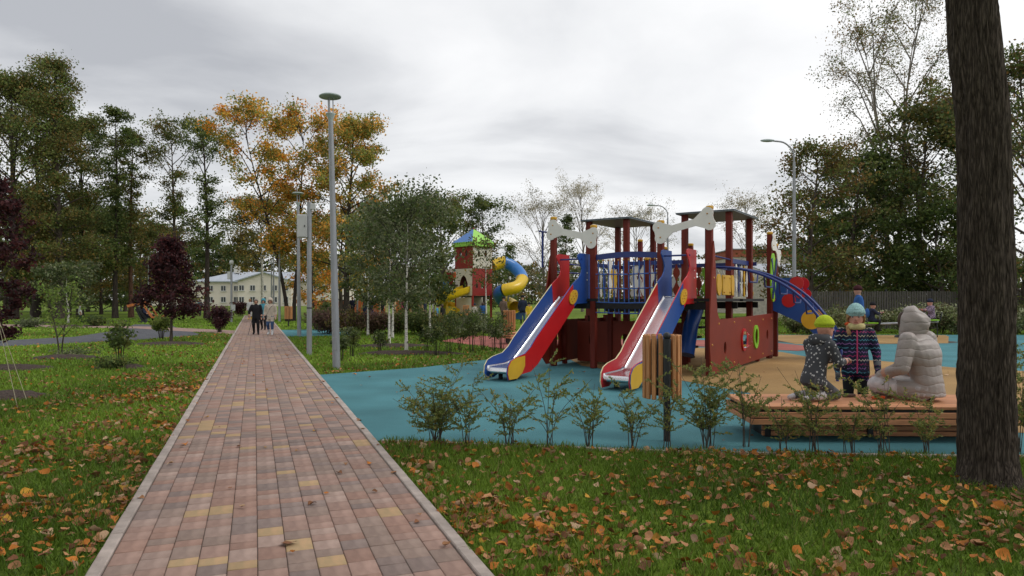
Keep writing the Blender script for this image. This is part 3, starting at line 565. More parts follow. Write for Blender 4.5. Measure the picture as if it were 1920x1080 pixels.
hd = [(612, 29.5, 1.05, 1.0, BRNP, 'purple brown rounded barberry bush next to the poles'), (655, 29, 1.0, 1.0, BRNP + OLIVE, 'brownish barberry bush behind the tall lamp post'), (700, 29, 1.0, 1.0, BRNP, 'purple brown barberry bush before the man in the dark jacket'), (596, 33, 1.0, .8, GRN, 'small green bush by the blue corner of the path'), (744, 29.5, .95, 1.0, GRN + BRNP, 'green and brown bush behind the birch trunks'), (790, 29, .9, 1.0, GRN + DGRN, 'dark green bush behind the birch with the full crown'), (836, 28.5, .9, 1.0, GRN + OLIVE, 'green bush in front of the yellow spiral slide'), (872, 27.5, .95, 1.0, DGRN + SILV, 'grey green bush before the castle tower')]
for i, (px, Y, h, r, pal, lab) in enumerate(hd): bush('hedge_bush', lab, px, Y, h, r, pal, 2600, .10, 90 + i, 'rounded bushes along the far lawn edge', stems=14)
TR('young_spruce', 'small dark green spruce behind the birch trunks', 778, 34, 548, .1, .75, DGRN, 2600, .11, 'cone', .05, 110, 26, 4, .1, spread=.25)
TR('young_spruce', 'small dark spruce by the bush next to the poles', 617, 36, 568, .1, .55, DGRN, 1800, .11, 'cone', .05, 111, 22, 4, .1, spread=.25)
yb = [(640, 16.6, .75), (660, 17.4, .85), (712, 19, .7), (800, 19.3, .8), (818, 18.2, 1.0), (842, 18.6, 1.25), (862, 19.6, 1.0), (884, 19.2, 1.35), (905, 20.2, 1.2), (925, 19.8, 1.0), (940, 20.5, 1.1)]
for i, (px, Y, h) in enumerate(yb): bush('thin_shrub', ORD[i] + ' thin leafy shrub from the tall lamp on the lawn edging the teal', px, Y, h, h * .3, GRN + DGRN + SILV, int(420 * h + 300), .06, 120 + i, 'thin young shrubs on the lawn', stems=6, shape='open', spr=.3, sr=.008)
rs_ = [(1520, 29, 1.05), (1560, 28.5, 1.1), (1590, 29.5, 1.2), (1640, 30, 1.1), (1690, 30, 1.15), (1730, 29.6, 1.25), (1765, 29.5, 1.3), (1790, 29, 1.1), (1905, 29, 1.2), (1945, 29, 1.2), (1490, 30, 1.0)]
VARI = [(.13, .15, .06), (.09, .11, .04), (.22, .23, .14), (.10, .08, .04), (.06, .075, .025)]
for i, (px, Y, h) in enumerate(rs_): bush('dogwood_bush', ORD[sorted(q[0] for q in rs_).index(px)] + ' pale dogwood bush from the play ship along the picket fence', px, Y, h, .85, VARI, 2600, .09, 140 + i, 'dogwood bushes along the fence', stems=14)
# row of feathery young shrubs between near lawn and rubber
def feather(label, px, Y, h, seed, group=None, n=7, wide=.42, dens=1.0, yel=.25):
    x, y = P(px, Y); rg = np.random.default_rng(seed); pr = random.Random(seed); root = thing('feathery_shrub', label, 'shrub', (x, y, 0), 0, group); tb = MB(); Q = []; D = []
    for k in range(n):
        a = k * 2.4 + pr.random(); rr = wide * pr.uniform(.2, 1.25) * h; hh = h * pr.uniform(.5, 1.12); b = Vector((pr.uniform(-.05, .05), pr.uniform(-.05, .05), -.02)); e = Vector((math.cos(a) * rr, math.sin(a) * rr * .8, hh)); m1 = b.lerp(e, .45) + Vector((-e.x * .18, -e.y * .18, .06))
        pts_ = bez([b, m1, e], 4); tb.tube(pts_, [.005 - .0038 * i / (len(pts_) - 1) for i in range(len(pts_))], 4, caps=False)
        for j in range(int(7.5 * dens)):
            f = pr.uniform(.28, 1.0); i = min(len(pts_) - 2, int(f * (len(pts_) - 1))); p0 = pts_[i].lerp(pts_[i + 1], pr.random()); b2 = pr.random() * 6.28; l2 = h * pr.uniform(.12, .38) * (1.25 - f * .6); dv = Vector((math.cos(b2), math.sin(b2), pr.uniform(.1, 1.0))).normalized(); p1 = p0 + dv * l2 - Vector((0, 0, l2 * .12))
            tb.tube([p0, p1], [.0016, .0008], 3, caps=False); m_ = int(l2 / .0095)
            for q in range(m_): t = (q + 1) / m_; Q.append(tuple(p0.lerp(p1, t))); D.append(tuple(dv))
    tb.build('stems', mat('shrub_stem', (.07, .055, .042), rough=.8), root)
    Q = np.array(Q); D = np.array(D); Q = np.repeat(Q, 2, 0); D = np.repeat(D, 2, 0); k = len(Q); d = D + rg.normal(0, .75, (k, 3)); d /= np.linalg.norm(d, axis=1)[:, None]; r = np.cross(d, rg.normal(0, 1, (k, 3))); r /= np.linalg.norm(r, axis=1)[:, None]
    Ln = (.018 + .020 * rg.random(k))[:, None]; wv = Ln * .22; V = np.stack([Q, Q + d * Ln * .5 + r * wv, Q + d * Ln, Q + d * Ln * .5 - r * wv], 1).reshape(-1, 3)
    pal = np.array([(.20, .25, .07), (.16, .20, .06), (.26, .28, .085), (.36, .28, .08)]); ci = rg.choice(4, k, p=[.36, .3, .34 - yel * .6, yel * .6]); T = pal[ci] * (.7 + .6 * rg.random(k))[:, None]
    link('leaves', arrays_mesh('leaves', V, np.arange(len(V)).reshape(-1, 4), M_LEAF, tint=np.repeat(T, 4, 0)), root)
fr = [(818, 6.95, .78, 15, .55), (874, 6.9, .82, 6, .34), (955, 6.85, .62, 8, .55), (1032, 6.8, .80, 6, .48), (1108, 6.85, .60, 8, .55), (1185, 6.8, .66, 7, .6), (1248, 6.75, .72, 4, .35), (1328, 6.85, .84, 12, .4), (1395, 6.9, .86, 6, .3)]
for i, (px, Y, h, n_, wd) in enumerate(fr): feather(ORD[i] + ' feathery shrub from the brick path in the row edging the teal surface', px, Y, h, 200 + i, 'row of feathery shrubs', n_, wd, 1.5 if n_ > 8 else 1.05)
fr2 = [(1525, 6.55, .84, 8, .34), (1590, 6.6, .45, 7, .6), (1655, 6.55, .74, 7, .38), (1735, 6.6, .60, 7, .5), (1470, 6.6, .5, 6, .5)]
for i, (px, Y, h, n_, wd) in enumerate(fr2): feather(['tallest feathery shrub in front of the kneeling boy', 'low spreading feathery shrub under the standing girl', 'feathery shrub in front of the bench between girl and seated woman', 'feathery shrub in front of the seated woman', 'small feathery shrub at the free end of the bench'][i], px, Y, h, 220 + i, 'feathery shrubs before the bench', n_, wd, 1.0, .45)
feather('feathery young shrub beside the big tree trunk', 1912, 6.6, 1.05, 231, None, 9, .3, 1.5, .3)
# big trunk at the right
def linden_bark():
    m = bpy.data.materials.new('bark_linden'); m.use_nodes = True; t = m.node_tree; b = t.nodes['Principled BSDF']; c = t.nodes.new('ShaderNodeTexCoord'); mp_ = t.nodes.new('ShaderNodeMapping'); mp_.inputs['Scale'].default_value = (46, 46, 5.0); t.links.new(c.outputs['Object'], mp_.inputs[0])
    nz = t.nodes.new('ShaderNodeTexNoise'); nz.inputs['Scale'].default_value = .9; nz.inputs['Detail'].default_value = 4; t.links.new(mp_.outputs[0], nz.inputs['Vector']); mx_ = t.nodes.new('ShaderNodeVectorMath'); mx_.operation = 'MULTIPLY_ADD'; mx_.inputs[1].default_value = (1.3, 1.3, 1.3); t.links.new(nz.outputs['Color'], mx_.inputs[0]); t.links.new(mp_.outputs[0], mx_.inputs[2])
    v = t.nodes.new('ShaderNodeTexVoronoi'); v.feature = 'DISTANCE_TO_EDGE'; v.inputs['Scale'].default_value = 1.0; t.links.new(mx_.outputs[0], v.inputs['Vector']); n2 = t.nodes.new('ShaderNodeTexNoise'); n2.inputs['Scale'].default_value = 3.0; n2.inputs['Detail'].default_value = 8; t.links.new(mp_.outputs[0], n2.inputs['Vector'])
    r = t.nodes.new('ShaderNodeValToRGB'); r.color_ramp.elements[0].position = .0; r.color_ramp.elements[0].color = (.042, .034, .028, 1); r.color_ramp.elements[1].position = .28; r.color_ramp.elements[1].color = (.115, .094, .080, 1); t.links.new(v.outputs['Distance'], r.inputs[0])
    r2 = t.nodes.new('ShaderNodeValToRGB'); r2.color_ramp.elements[0].position = .3; r2.color_ramp.elements[0].color = (.45, .45, .45, 1); r2.color_ramp.elements[1].position = .75; r2.color_ramp.elements[1].color = (1.3, 1.28, 1.2, 1); t.links.new(n2.outputs[0], r2.inputs[0]); mu = t.nodes.new('ShaderNodeMix'); mu.data_type = 'RGBA'; mu.blend_type = 'MULTIPLY'; mu.inputs[0].default_value = 1; t.links.new(r.outputs[0], mu.inputs[6]); t.links.new(r2.outputs[0], mu.inputs[7]); t.links.new(mu.outputs[2], b.inputs['Base Color']); b.inputs['Roughness'].default_value = .95; b.inputs['Specular IOR Level'].default_value = .1
    ad = t.nodes.new('ShaderNodeMath'); ad.operation = 'MULTIPLY_ADD'; ad.inputs[1].default_value = .5; t.links.new(n2.outputs[0], ad.inputs[0]); t.links.new(v.outputs['Distance'], ad.inputs[2]); bp = t.nodes.new('ShaderNodeBump'); bp.inputs['Strength'].default_value = 1; bp.inputs['Distance'].default_value = .02; t.links.new(ad.outputs[0], bp.inputs['Height']); t.links.new(bp.outputs[0], b.inputs['Normal']); return m
def big_trunk():
    Yt = 5.58; cp = [(905, 1856, 1.30), (890, 1855, 1.12), (850, 1853, .50 * 2.05), (700, 1850, 1.0), (500, 1846, .98), (300, 1845, .95), (220, 1843, .93), (150, 1834, .93), (80, 1826, .90), (0, 1821, .90), (-120, 1812, .86), (-350, 1815, .80), (-700, 1840, .7), (-1100, 1820, .55)]
    root = thing('linden_tree', 'thick dark furrowed tree trunk standing in the leafy grass', 'tree', (AT(1855, Yt).x, Yt, 0)); ox = root.location.x
    prof = [(Vector(((px - 960) * Yt / FPX - ox, 0, ZY(py, Yt))), .190 * f) for py, px, f in cp]; prof[0] = (Vector((0, 0, -.03)), .275)
    seg, rings = 110, 340; V = np.zeros((rings * seg, 3)); zs = [p[0].z for p in prof]
    for i in range(rings):
        t = (i / (rings - 1)); z = zs[0] + (zs[-1] - zs[0]) * t ** 1.5; k = max(j for j in range(len(zs) - 1) if zs[j] <= z + 1e-9); f = (z - zs[k]) / (zs[k + 1] - zs[k]); f = min(1, f); c = prof[k][0].lerp(prof[k + 1][0], f); r = prof[k][1] * (1 - f) + prof[k + 1][1] * f
        for s_ in range(seg):
            a = 2 * math.pi * s_ / seg; ca_, sa_ = math.cos(a), math.sin(a)
            ri = noise.noise((ca_ * 4.5, sa_ * 4.5, z * .9 + 3)) ; fi = noise.noise((ca_ * 13, sa_ * 13, z * 3.2)); gz = noise.noise((ca_ * 26, sa_ * 26, z * 9))
            low = noise.noise((ca_ * 1.2, sa_ * 1.2, z * .8)) * .02; flare = .05 * max(0, math.sin(a * 4 + 1)) * max(0, 1 - z / .22)
            d = low + .010 * (1 - abs(ri) * 3) + .011 * (1 - abs(fi) * 3.2) + .004 * gz + flare; V[i * seg + s_] = (c.x + (r + d) * ca_, c.y + (r + d) * sa_, z)
    F = [(i * seg + k, i * seg + (k + 1) % seg, (i + 1) * seg + (k + 1) % seg, (i + 1) * seg + k) for i in range(rings - 1) for k in range(seg)]
    link('trunk', arrays_mesh('trunk', V, F, linden_bark(), smooth=True), root)
    tb = MB(); C = []; S = []; pr = random.Random(4); zt = zs[-1]
    for k in range(14):
        a = k * 2.4; z0 = 5.2 + (zt - 5.4) * k / 14; e = Vector((math.cos(a) * 2.2, math.sin(a) * 2.2, z0 + 1.4)); tb.tube([(-.1, 0, z0), e * .5 + Vector((0, 0, z0 * .5 + .2)), e], [.07, .045, .012], 6, caps=False)
        for q in range(9): C.append(tuple(e + Vector((pr.gauss(0, .5), pr.gauss(0, .5), pr.gauss(.1, .4))))); S.append(.3)
    tb.build('limbs', M_BARKD, root); V, T = leaf_cloud(np.random.default_rng(9), np.array(C), np.array(S), 22, .09, OLIVE + MAPLE2); link('crown', arrays_mesh('crown', V, np.arange(len(V)).reshape(-1, 4), M_LEAF, tint=T), root)
big_trunk()
# far wood that closes the view
def wood():
    rg = np.random.default_rng(77); C = []; S = []; pr = random.Random(8); tb = MB()
    for k in range(230):
        a = -62 + 124 * (k + pr.random()) / 230; D = pr.uniform(172, 225); x = math.tan(R(a * .72)) * D; h = pr.uniform(9.0, 14.5) * (1.2 if x < -60 or x > 60 else .95); tb.tube([(x, D, -.1), (x, D, h * .8)], [.18, .06], 5)
        for q in range(16): t = pr.random(); C.append((x + pr.gauss(0, 2.0), D + pr.gauss(0, 1.6), .5 + (h - .5) * t)); S.append(1.15 * (1.15 - t * .55))
    V, T = leaf_cloud(rg, np.array(C), np.array(S), 22, .8, DGRN + OLIVE + RUST + GRN, .45); V[:, 2] = np.maximum(V[:, 2], .02)
    o = link('far_wood', arrays_mesh('far_wood', V, np.arange(len(V)).reshape(-1, 4), M_LEAF, tint=T)); tag(o, 'distant band of dark autumn woodland closing off the park', 'wood', kind='stuff'); q = tb.build('trunks', M_BARKD, o); tag(q, kind='stuff')
wood()
# ================================================================ PLAY SHIP
M_RED = mat('panel_dark_red', (.200, .027, .013), rough=.5, var=.10, scale=2.5, spec=.28, bump=.05, bscale=120)
M_POST = mat('post_red_brown', (.145, .020, .012), rough=.55, var=.2, scale=5, spec=.25, stretch=(3, 3, .4))
M_BRED = mat('panel_bright_red', (.50, .012, .015), rough=.33, var=.07, scale=3, spec=.5); M_BLUE = mat('panel_blue', (.014, .070, .30), rough=.33, var=.08, scale=3, spec=.5)
M_YEL = mat('panel_yellow', (.62, .36, .025), rough=.4, var=.08, scale=4); M_WHT = mat('panel_white', (.76, .74, .69), rough=.45, var=.06, scale=3); M_CRM = mat('panel_edge_cream', (.70, .62, .36), rough=.5)
M_LIME = mat('panel_lime', (.25, .55, .03), rough=.4, var=.06); M_NAVY = mat('tube_navy', (.010, .028, .17), rough=.35, var=.1, spec=.5); M_ROPE = mat('rope_blue', (.05, .13, .40), rough=.8, var=.3, scale=60)
M_STEEL = mat('chute_steel', (.72, .73, .75), rough=.24, var=.05, scale=2, metal=1.0, stretch=(.2, 12, 1)); M_BLACK = mat('deck_black', (.013, .013, .014), rough=.7, var=.3, scale=8); M_CAP = mat('cap_yellow', (.55, .30, .02), rough=.4)
M_GREYR = mat('roof_underside', (.17, .195, .215), rough=.5, var=.12, scale=1.5); M_BOLT = mat('bolt_orange', (.55, .28, .06), rough=.35, var=.1)
M_ROOF = mat('roof_blue_grey', (.10, .14, .18), rough=.4, var=.1)
SU = Vector((.56, .83, 0)).normalized(); SV = Vector((SU.y, -SU.x, 0))
ship = thing('play_ship', 'large dark red wooden play ship with two slides and flat roofs', 'play ship', (3.85, 13.3, .015), math.atan2(SU.y, SU.x))
# local frame: x along u (bow to stern), y = -v (so port side is +y)
def S(u, v, z=0.0): return Vector((u, -v, z))
def post(u, v, h, w=.115, cap=True, z0=0.0):
    b = MB(); b.box(S(u, v, (h + z0) / 2), (w, w, h - z0), bev=.012); p = b.build('post', M_POST, ship)
    if cap: c = MB(); c.lathe([(w * .62, h), (w * .66, h + .02), (w * .66, h + .05), (w * .5, h + .065), (.001, h + .068)], S(u, v), 14); c.build('post_cap', M_CAP, p)
    return p
def disc(p, name, O, X, Y, r, th, m, ry=None, hole=None):
    b = MB(); b.prism(circ(0, 0, r, 28, ry), th, O, X, Y, holes=[circ(0, 0, hole[0], 24, hole[1])] if hole else ()); return b.build(name, m, p)
UX, UV, UZ = Vector((1, 0, 0)), Vector((0, -1, 0)), Vector((0, 0, 1))
def bolts(p, pts, ax, r=.018, m=None):
    for q in pts: b = MB(); Mx = Vector((0, 0, 1)).rotation_difference(ax).to_matrix(); b.lathe([(r, 0), (r, .008), (r * .6, .016), (.001, .018)], q, 10, 0, Mx); b.build('bolt', m or M_BOLT, p)
DK = 1.50
# front row: outer posts taller
for v, h in ((0, 3.24), (-1.0, 3.02), (-2.52, 3.02), (-3.52, 3.26)): post(0, v, h)
# bow bones between the paired posts
def bone_outline(Lb, w=.072, r=.12):
    P = []
    def arc(cx, cy, a0, a1, n=9): P.extend([(cx + r * math.cos(R(a0 + (a1 - a0) * i / n)), cy + r * math.sin(R(a0 + (a1 - a0) * i / n))) for i in range(n + 1)])
    x = Lb / 2; k = r * .92
    arc(x, -k, 215 - 0, 395); arc(x, k, -35, 150); P.extend([(x - .28, w), (-x + .28, w)]); arc(-x, k, 30, 215); arc(-x, -k, 145, 325); P.extend([(-x + .28, -w), (x - .28, -w)])
    return P
def bone(p0, p1, off, name='bone_panel'):
    c = (p0 + p1) / 2 + off; X = (p1 - p0).normalized(); N = off.normalized(); Y = N.cross(X).normalized(); Lb = (p1 - p0).length
    b = MB(); b.prism(bone_outline(Lb), .022, c, X, Y); o = b.build(name, M_WHT, ship)
    ns = X.cross(Y); ns = ns if ns.dot(off) > 0 else -ns
    bolts(o, [c + X * sx * (Lb / 2) + Y * sy * .10 + ns * .011 for sx in (-1, 1) for sy in (-1, 1)], ns, .016)
FW = Vector((-1, 0, 0))
bone(S(0, 0, 3.05), S(0, -1.0, 2.83), FW * .072); bone(S(0, -2.52, 2.80), S(0, -3.52, 3.03), FW * .072)
# decks
for (u0, u1, v0, v1, z) in ((-.06, 1.9, -3.6, -2.4, DK), (-.06, 1.9, -1.1, .06, DK), (1.9, 3.7, -3.7, .12, DK - .004), (.25, 1.9, -2.4, -1.1, DK - .22), (3.7, 4.9, -2.6, -.9, DK - .01)):
    b = MB(); b.box(S((u0 + u1) / 2, (v0 + v1) / 2, z - .03), (u1 - u0 - .004, v1 - v0 - .004, .06)); b.build('deck', M_BLACK, ship)
for (a, b_) in (((0, -3.5), (0, -2.5)), ((0, -1.0), (0, 0)), ((0, -2.5), (0, -1.0)), ((1.9, -3.6), (1.9, 0)), ((3.6, -3.6), (3.6, 0))):
    b = MB(); b.bar(S(*a, DK - .15), S(*b_, DK - .15), .05, .14); b.build('deck_beam', M_BLACK, ship)
# two roofed towers
for (v0, v1) in ((-3.62, -2.62), (-1.18, -.18)):
    u0, u1, hz = 1.9, 3.55, 3.40
    for (u, v) in ((u0, v1), (u0, v0), (u1, v1), (u1, v0)): post(u, v, hz, .125, False)
    b = MB(); b.box(S((u0 + u1) / 2, (v0 + v1) / 2, hz + .012), (u1 - u0 + .34, v1 - v0 + .30, .022)); rf = b.build('roof', M_GREYR, ship)
    b = MB(); b.box(S((u0 + u1) / 2, (v0 + v1) / 2, hz + .032), (u1 - u0 + .36, v1 - v0 + .32, .014)); b.build('roof_skin', M_ROOF, rf)
# extra posts amidships and at the stern
for (u, v, h) in ((3.0, -2.1, 2.72), (3.9, -1.75, 2.85), (4.75, .0, 3.12), (5.35, .0, 2.86), (4.75, -3.5, 3.1), (1.1, -1.75, 2.35), (4.2, -2.9, 2.75)): post(u, v, h)
bone(S(4.75, .02, 2.92), S(5.35, .02, 2.55), Vector((0, -1, 0)) * .075)
# slides --------------------------------------------------------------
def slide(vc, ca, cb, hw=.255):
    "ca colour of the lower left panel and upper right ear, cb the other"
    sl = thing('slide', None, None); sl.parent = ship; a = lambda x, z: (-x, z)
    low = [(.66, 1.80), (2.12, .74), (2.30, .58), (2.50, .47), (2.82, .42), (2.98, .37), (3.07, .27), (3.09, .14), (3.05, .03), (2.78, .03), (2.60, .10), (2.30, .12), (2.05, .24), (.60, 1.32)]
    ear = [(-.10, 1.40), (.50, 1.39), (.595, 1.325), (.655, 1.805), (.54, 1.87), (.40, 1.94), (.30, 2.03), (.27, 2.12), (.31, 2.22), (.40, 2.31), (.45, 2.38), (.42, 2.44), (.33, 2.465), (-.10, 2.46)]
    for sd, cl, ce in ((-1, ca, cb), (1, cb, ca)):
        y = vc + sd * hw
        b = MB(); b.prism([a(*q) for q in low], .022, S(0, y), UX, UZ, me_=1); p = b.build('side_panel', [cl, M_CRM if sd < 0 else ce], sl)
        b = MB(); b.prism([a(*q) for q in ear], .022, S(0, y), UX, UZ); e_ = b.build('upper_panel', ce, sl)
        bolts(e_, [S(-.04, y + sd * .011, z) for z in (1.9, 2.05)], S(0, sd, 0), .012, M_WHT)
        O = S(-.66, y + sd * .024, 1.53); X = Vector((-.82, 0, -.57)).normalized(); Y = X.cross(S(0, sd)).normalized(); Y = Y if Y.z > 0 else -Y
        b = MB(); b.prism([(q[0], q[1]) for q in circ(0, 0, .19, 26, .13)], .02, O, X, Y); d = b.build('joint_plate', M_YEL, sl); bolts(d, [O + X * .10 * i + Y * .03 * j + S(0, sd) * .01 for i in (-1, 0, 1) for j in (-1, 1)], S(0, sd), .013)
        if sd > 0:
            b = MB(); b.prism([a(x, z) for x, z in [(2.52, .435), (2.82, .415), (2.98, .365), (3.065, .27), (3.085, .14), (3.045, .035), (2.78, .035), (2.62, .12), (2.52, .25)]], .014, S(0, y + sd * .019), UX, UZ, me_=1); b.build('foot_plate', [M_YEL, cl], sl)
    prof = [(-.05, DK + .012), (.30, DK + .005), (.52, DK - .08), (2.03, .37), (2.25, .28), (2.45, .245), (2.92, .235), (2.99, .22), (3.01, .18)]
    P_ = [Vector((-q[0], 0, q[1])) for q in prof]; P_ = bez(P_, 5); b = MB(); w_ = hw - .014; V = []
    for q in P_:
        for yy, dz in ((-w_, .03), (-w_ * .93, .006), (-w_ * .8, 0), (w_ * .8, 0), (w_ * .93, .006), (w_, .03)): V.append(Vector((q.x, -vc + yy, q.z + dz)))
    k = 6; F = [(i * k + j, i * k + j + 1, (i + 1) * k + j + 1, (i + 1) * k + j) for i in range(len(P_) - 1) for j in range(k - 1)]
    b.add(V, F, smooth=True); b.add([x - Vector((0, 0, .012)) for x in V], [tuple(reversed(f)) for f in F], smooth=True); b.build('chute', M_STEEL, sl)
    b = MB(); b.tube([S(-2.95, vc - hw + .012, .17), S(-2.95, vc + hw - .012, .17)], .05, 14); b.build('foot_roller', M_STEEL, sl)
    b = MB(); b.tube([S(-.30, vc - hw - .02, 2.34), S(-.30, vc + hw + .02, 2.34)], .018, 10); b.build('grab_bar', M_NAVY, sl)
    b = MB(); [b.box(S(-2.7, vc + q, .06), (.06, .06, .24)) for q in (-.15, .15)]; b.build('foot_support', M_BLACK, sl)
slide(-2.93, M_BLUE, M_BRED); slide(-.56, M_BRED, M_BLUE)
# hull sides ------------------------------------------------------------
def hull(v, inner_only=False):
    main = [(-.10, .03), (4.75, .10), (4.75, 1.13), (.42, 1.08), (.30, 1.12), (.21, 1.24), (.17, 1.45), (.13, 1.9), (.06, 2.45), (.0, 2.62), (-.045, 2.5), (-.075, 2.2), (-.16, 1.7), (-.23, 1.25), (-.255, .9), (-.25, .62), (-.21, .32), (-.15, .12)]
    hs = [circ(.72, .50, .085, 22, .125), circ(4.15, .62, .085, 22, .125), circ(2.05, .60, .14, 26, .19), circ(3.05, .62, .14, 26, .20)]
    sgn = 1 if v > -1 else -1; y = v + sgn * .075
    if v < -1:
        main = [(-.20, .05), (3.4, .10), (3.4, 1.02), (.55, 1.02), (.35, .98), (.28, 1.2), (.22, 1.6), (.14, 2.1), (.04, 2.5), (-.04, 2.4), (-.12, 2.0), (-.26, 1.5), (-.42, 1.05), (-.52, .78), (-.48, .5), (-.36, .2)]
        hs = [circ(.25, .58, .10, 22, .15), circ(1.55, .60, .10, 22, .16), circ(2.6, .6, .10, 22, .15)]
    b = MB(); b.prism(main, .026, S(0, y), UX, UZ, holes=hs); h = b.build('hull_panel', M_RED, ship); n_ = S(0, sgn)
    bolts(h, [S(u, y + sgn * .013, z) for u in (.3, 1.35, 2.55, 3.7, 4.55) for z in (.14 + .012 * u, 1.0)] + [S(-.12, y + sgn * .013, .6), S(-.02, y + sgn * .013, 1.9)], n_, .022)
    for u in ((0.9, 1.9, 3.55, 4.6) if v > -1 else (.5, 1.6, 2.6, 3.3)): q = MB(); q.box(S(u, v - sgn * .0, .55), (.09, .09, 1.08)); q.build('hull_post', M_POST, ship)
    return h, y + sgn * .02, hs
hA, yA, hs = hull(0.0); hull(-3.52)
disc(hA, 'porthole_ring', S(2.05, yA + .008, .60), UX, UZ, .19, .03, M_BRED, .25, (.14, .19))
disc(hA, 'porthole_ring', S(3.05, yA + .008, .62), UX, UZ, .20, .03, M_LIME, .27, (.13, .19))
gl = bpy.data.materials.new('dome_plastic'); gl.use_nodes = True; gb = gl.node_tree.nodes['Principled BSDF']; gb.inputs['Transmission Weight'].default_value = 1; gb.inputs['Roughness'].default_value = .08; gb.inputs['IOR'].default_value = 1.15; gb.inputs['Base Color'].default_value = (.93, .93, .95, 1)
b = MB(); Mx = Vector((0, 0, 1)).rotation_difference(S(0, 1)).to_matrix() @ Matrix.Diagonal(Vector((1, 1.28, 1)))
b.lathe([(.145 * math.cos(R(a)), .16 * math.sin(R(a))) for a in range(0, 90, 9)] + [(.001, .16)], S(2.05, yA + .02, .60), 24, 0, Mx); b.build('bubble_window', gl, hA)
# bow cross panels under the deck
for (v0, v1, u, z0, z1) in ((-3.4, -2.6, .9, .05, .98), (-2.5, -1.9, .9, .05, 1.0), (-1.85, -1.05, 1.9, .05, .95)):
    b = MB(); w_ = v1 - v0; b.prism([(0, z0), (w_, z0), (w_, z1), (0, z1)], .024, S(u, v0), UV * -1 if False else Vector((0, -1, 0)), UZ, holes=[circ(w_ / 2, .55, .11, 22, .16)]); b.build('bulkhead_panel', M_RED, ship)
for (u, v) in ((.9, -2.56), (1.9, -1.9), (.9, -1.05), (2.7, -1.8), (3.6, -1.8)): q = MB(); q.box(S(u, v, .74), (.1, .1, 1.46)); q.build('deck_post', M_POST, ship)
# rope net bridge front between the inner posts
def rail_arch(u, v0, v1, z, sag, hgt, name, m):
    n = 14; T = [(v0 + (v1 - v0) * i / n, z + sag * math.sin(math.pi * i / n)) for i in range(n + 1)]; b = MB(); b.prism([(x, y) for x, y in T] + [(x, y - hgt) for x, y in reversed(T)], .03, S(u, 0), Vector((0, -1, 0)), UZ); return b.build(name, m, ship)
rail_arch(.0, -2.46, -1.06, 2.44, .04, .12, 'net_top_rail', M_NAVY)
net = thing('rope_net', None, None); net.parent = ship
vs_ = [-2.40 + 1.28 * i / 11 for i in range(12)]
for i, v in enumerate(vs_):
    b = MB(); b.tube([S(-.01, v, 2.33), S(-.01, v, 1.85), S(.01 + .05 * (i % 2), v, 1.18)], .013, 6); b.build('net_rope', M_ROPE, net); b = MB(); b.ell(S(-.02, v, 2.31), (.02, .02, .02)); b.build('net_knob', M_BOLT, net)
for z in (2.02, 1.72, 1.42, 1.2): b = MB(); b.tube([S(-.015, -2.48, z), S(-.02, -1.75, z - .015), S(-.015, -1.04, z)], .014, 6); b.build('net_rope', M_ROPE, net)
for v in vs_[::2]:
    for z in (2.02, 1.72): b = MB(); b.ell(S(-.02, v, z - .008), (.018, .018, .018)); b.build('net_knot', M_BRED if False else M_POST, net)
# rear rail of figure slats
def wavy(w, h, sd):
    rg = random.Random(sd); k = 9; Lf = []; Rt = []
    for i in range(k + 1): t = i / k; ww = w * (.55 + .45 * math.cos(t * 12 + sd)) * (1 if 0 < i < k else .7); Lf.append((-ww, h * t)); Rt.append((ww, h * t))
    return Lf + Rt[::-1]
fig = [M_WHT, M_WHT, M_RED, M_WHT, M_YEL, M_WHT, M_RED, M_WHT, M_LIME]
for (u, v0, v1, n_) in ((3.62, -2.5, -1.2, 8), (3.66, -3.5, -2.6, 5), (3.66, -1.1, -.1, 6), (1.82, -2.45, -1.25, 6)):
    for i in range(n_):
        v = v0 + (v1 - v0) * (i + .5) / n_; b = MB(); b.prism(wavy(.085, .74, i * 1.7 + u), .02, S(u, v, DK + .06), Vector((0, -1, 0)), UZ); b.build('figure_slat', fig[(i * 2 + int(u)) % 9], ship)
    b = MB(); b.bar(S(u - .02, v0 - .06, DK + .83), S(u - .02, v1 + .06, DK + .83), .035, .09); b.build('guard_rail', M_NAVY, ship)
for (u0, u1, v) in ((1.95, 3.5, -.2), (1.95, 3.5, -3.6)):
    b = MB(); b.bar(S(u0, v, DK + .84), S(u1, v, DK + .84), .035, .10); b.build('guard_rail', M_NAVY, ship)
    for i in range(7):
        u = u0 + .12 + (u1 - u0 - .24) * i / 6; b = MB(); b.prism(wavy(.05, .74, i + v), .02, S(u, v, DK + .04), UX, UZ); b.build('figure_slat', [M_WHT, M_RED, M_WHT, M_NAVY, M_WHT, M_YEL, M_WHT][i], ship)
for (v, z) in ((.0, 2.35), (0, 2.12), (-3.52, 2.3), (-3.52, 2.1)): b = MB(); b.tube([S(0, v, z), S(1.9, v - .15 if v == 0 else v - .08, z)], .017, 8); b.build('hand_rail', M_NAVY, ship)
b = MB(); b.prism(wavy(.11, .85, 2.0), .022, S(.62, -2.44, DK + .02), UX, UZ); b.build('figure_slat', M_WHT, ship)
b = MB(); b.prism(circ(0, 0, .12, 24, .42), .022, S(.3, -1.1, DK + .5), UX, UZ); b.build('oval_panel', M_BRED, ship)
disc(ship, 'steering_disc', S(.85, -2.48, 1.92), UX, UZ, .2, .03, M_YEL, .24); d = disc(ship, 'steering_disc', S(.75, -.05, 1.78), UX, UZ, .15, .03, M_YEL, .22)
b = MB(); b.box(S(1.25, -.05, 1.78), (.55, .03, .42), bev=.01); yb_ = b.build('game_panel', M_YEL, ship); bolts(yb_, [S(1.25 + i * .2, -.03, 1.78 + j * .15) for i in (-1, 1) for j in (-1, 1)], S(0, 1), .02)
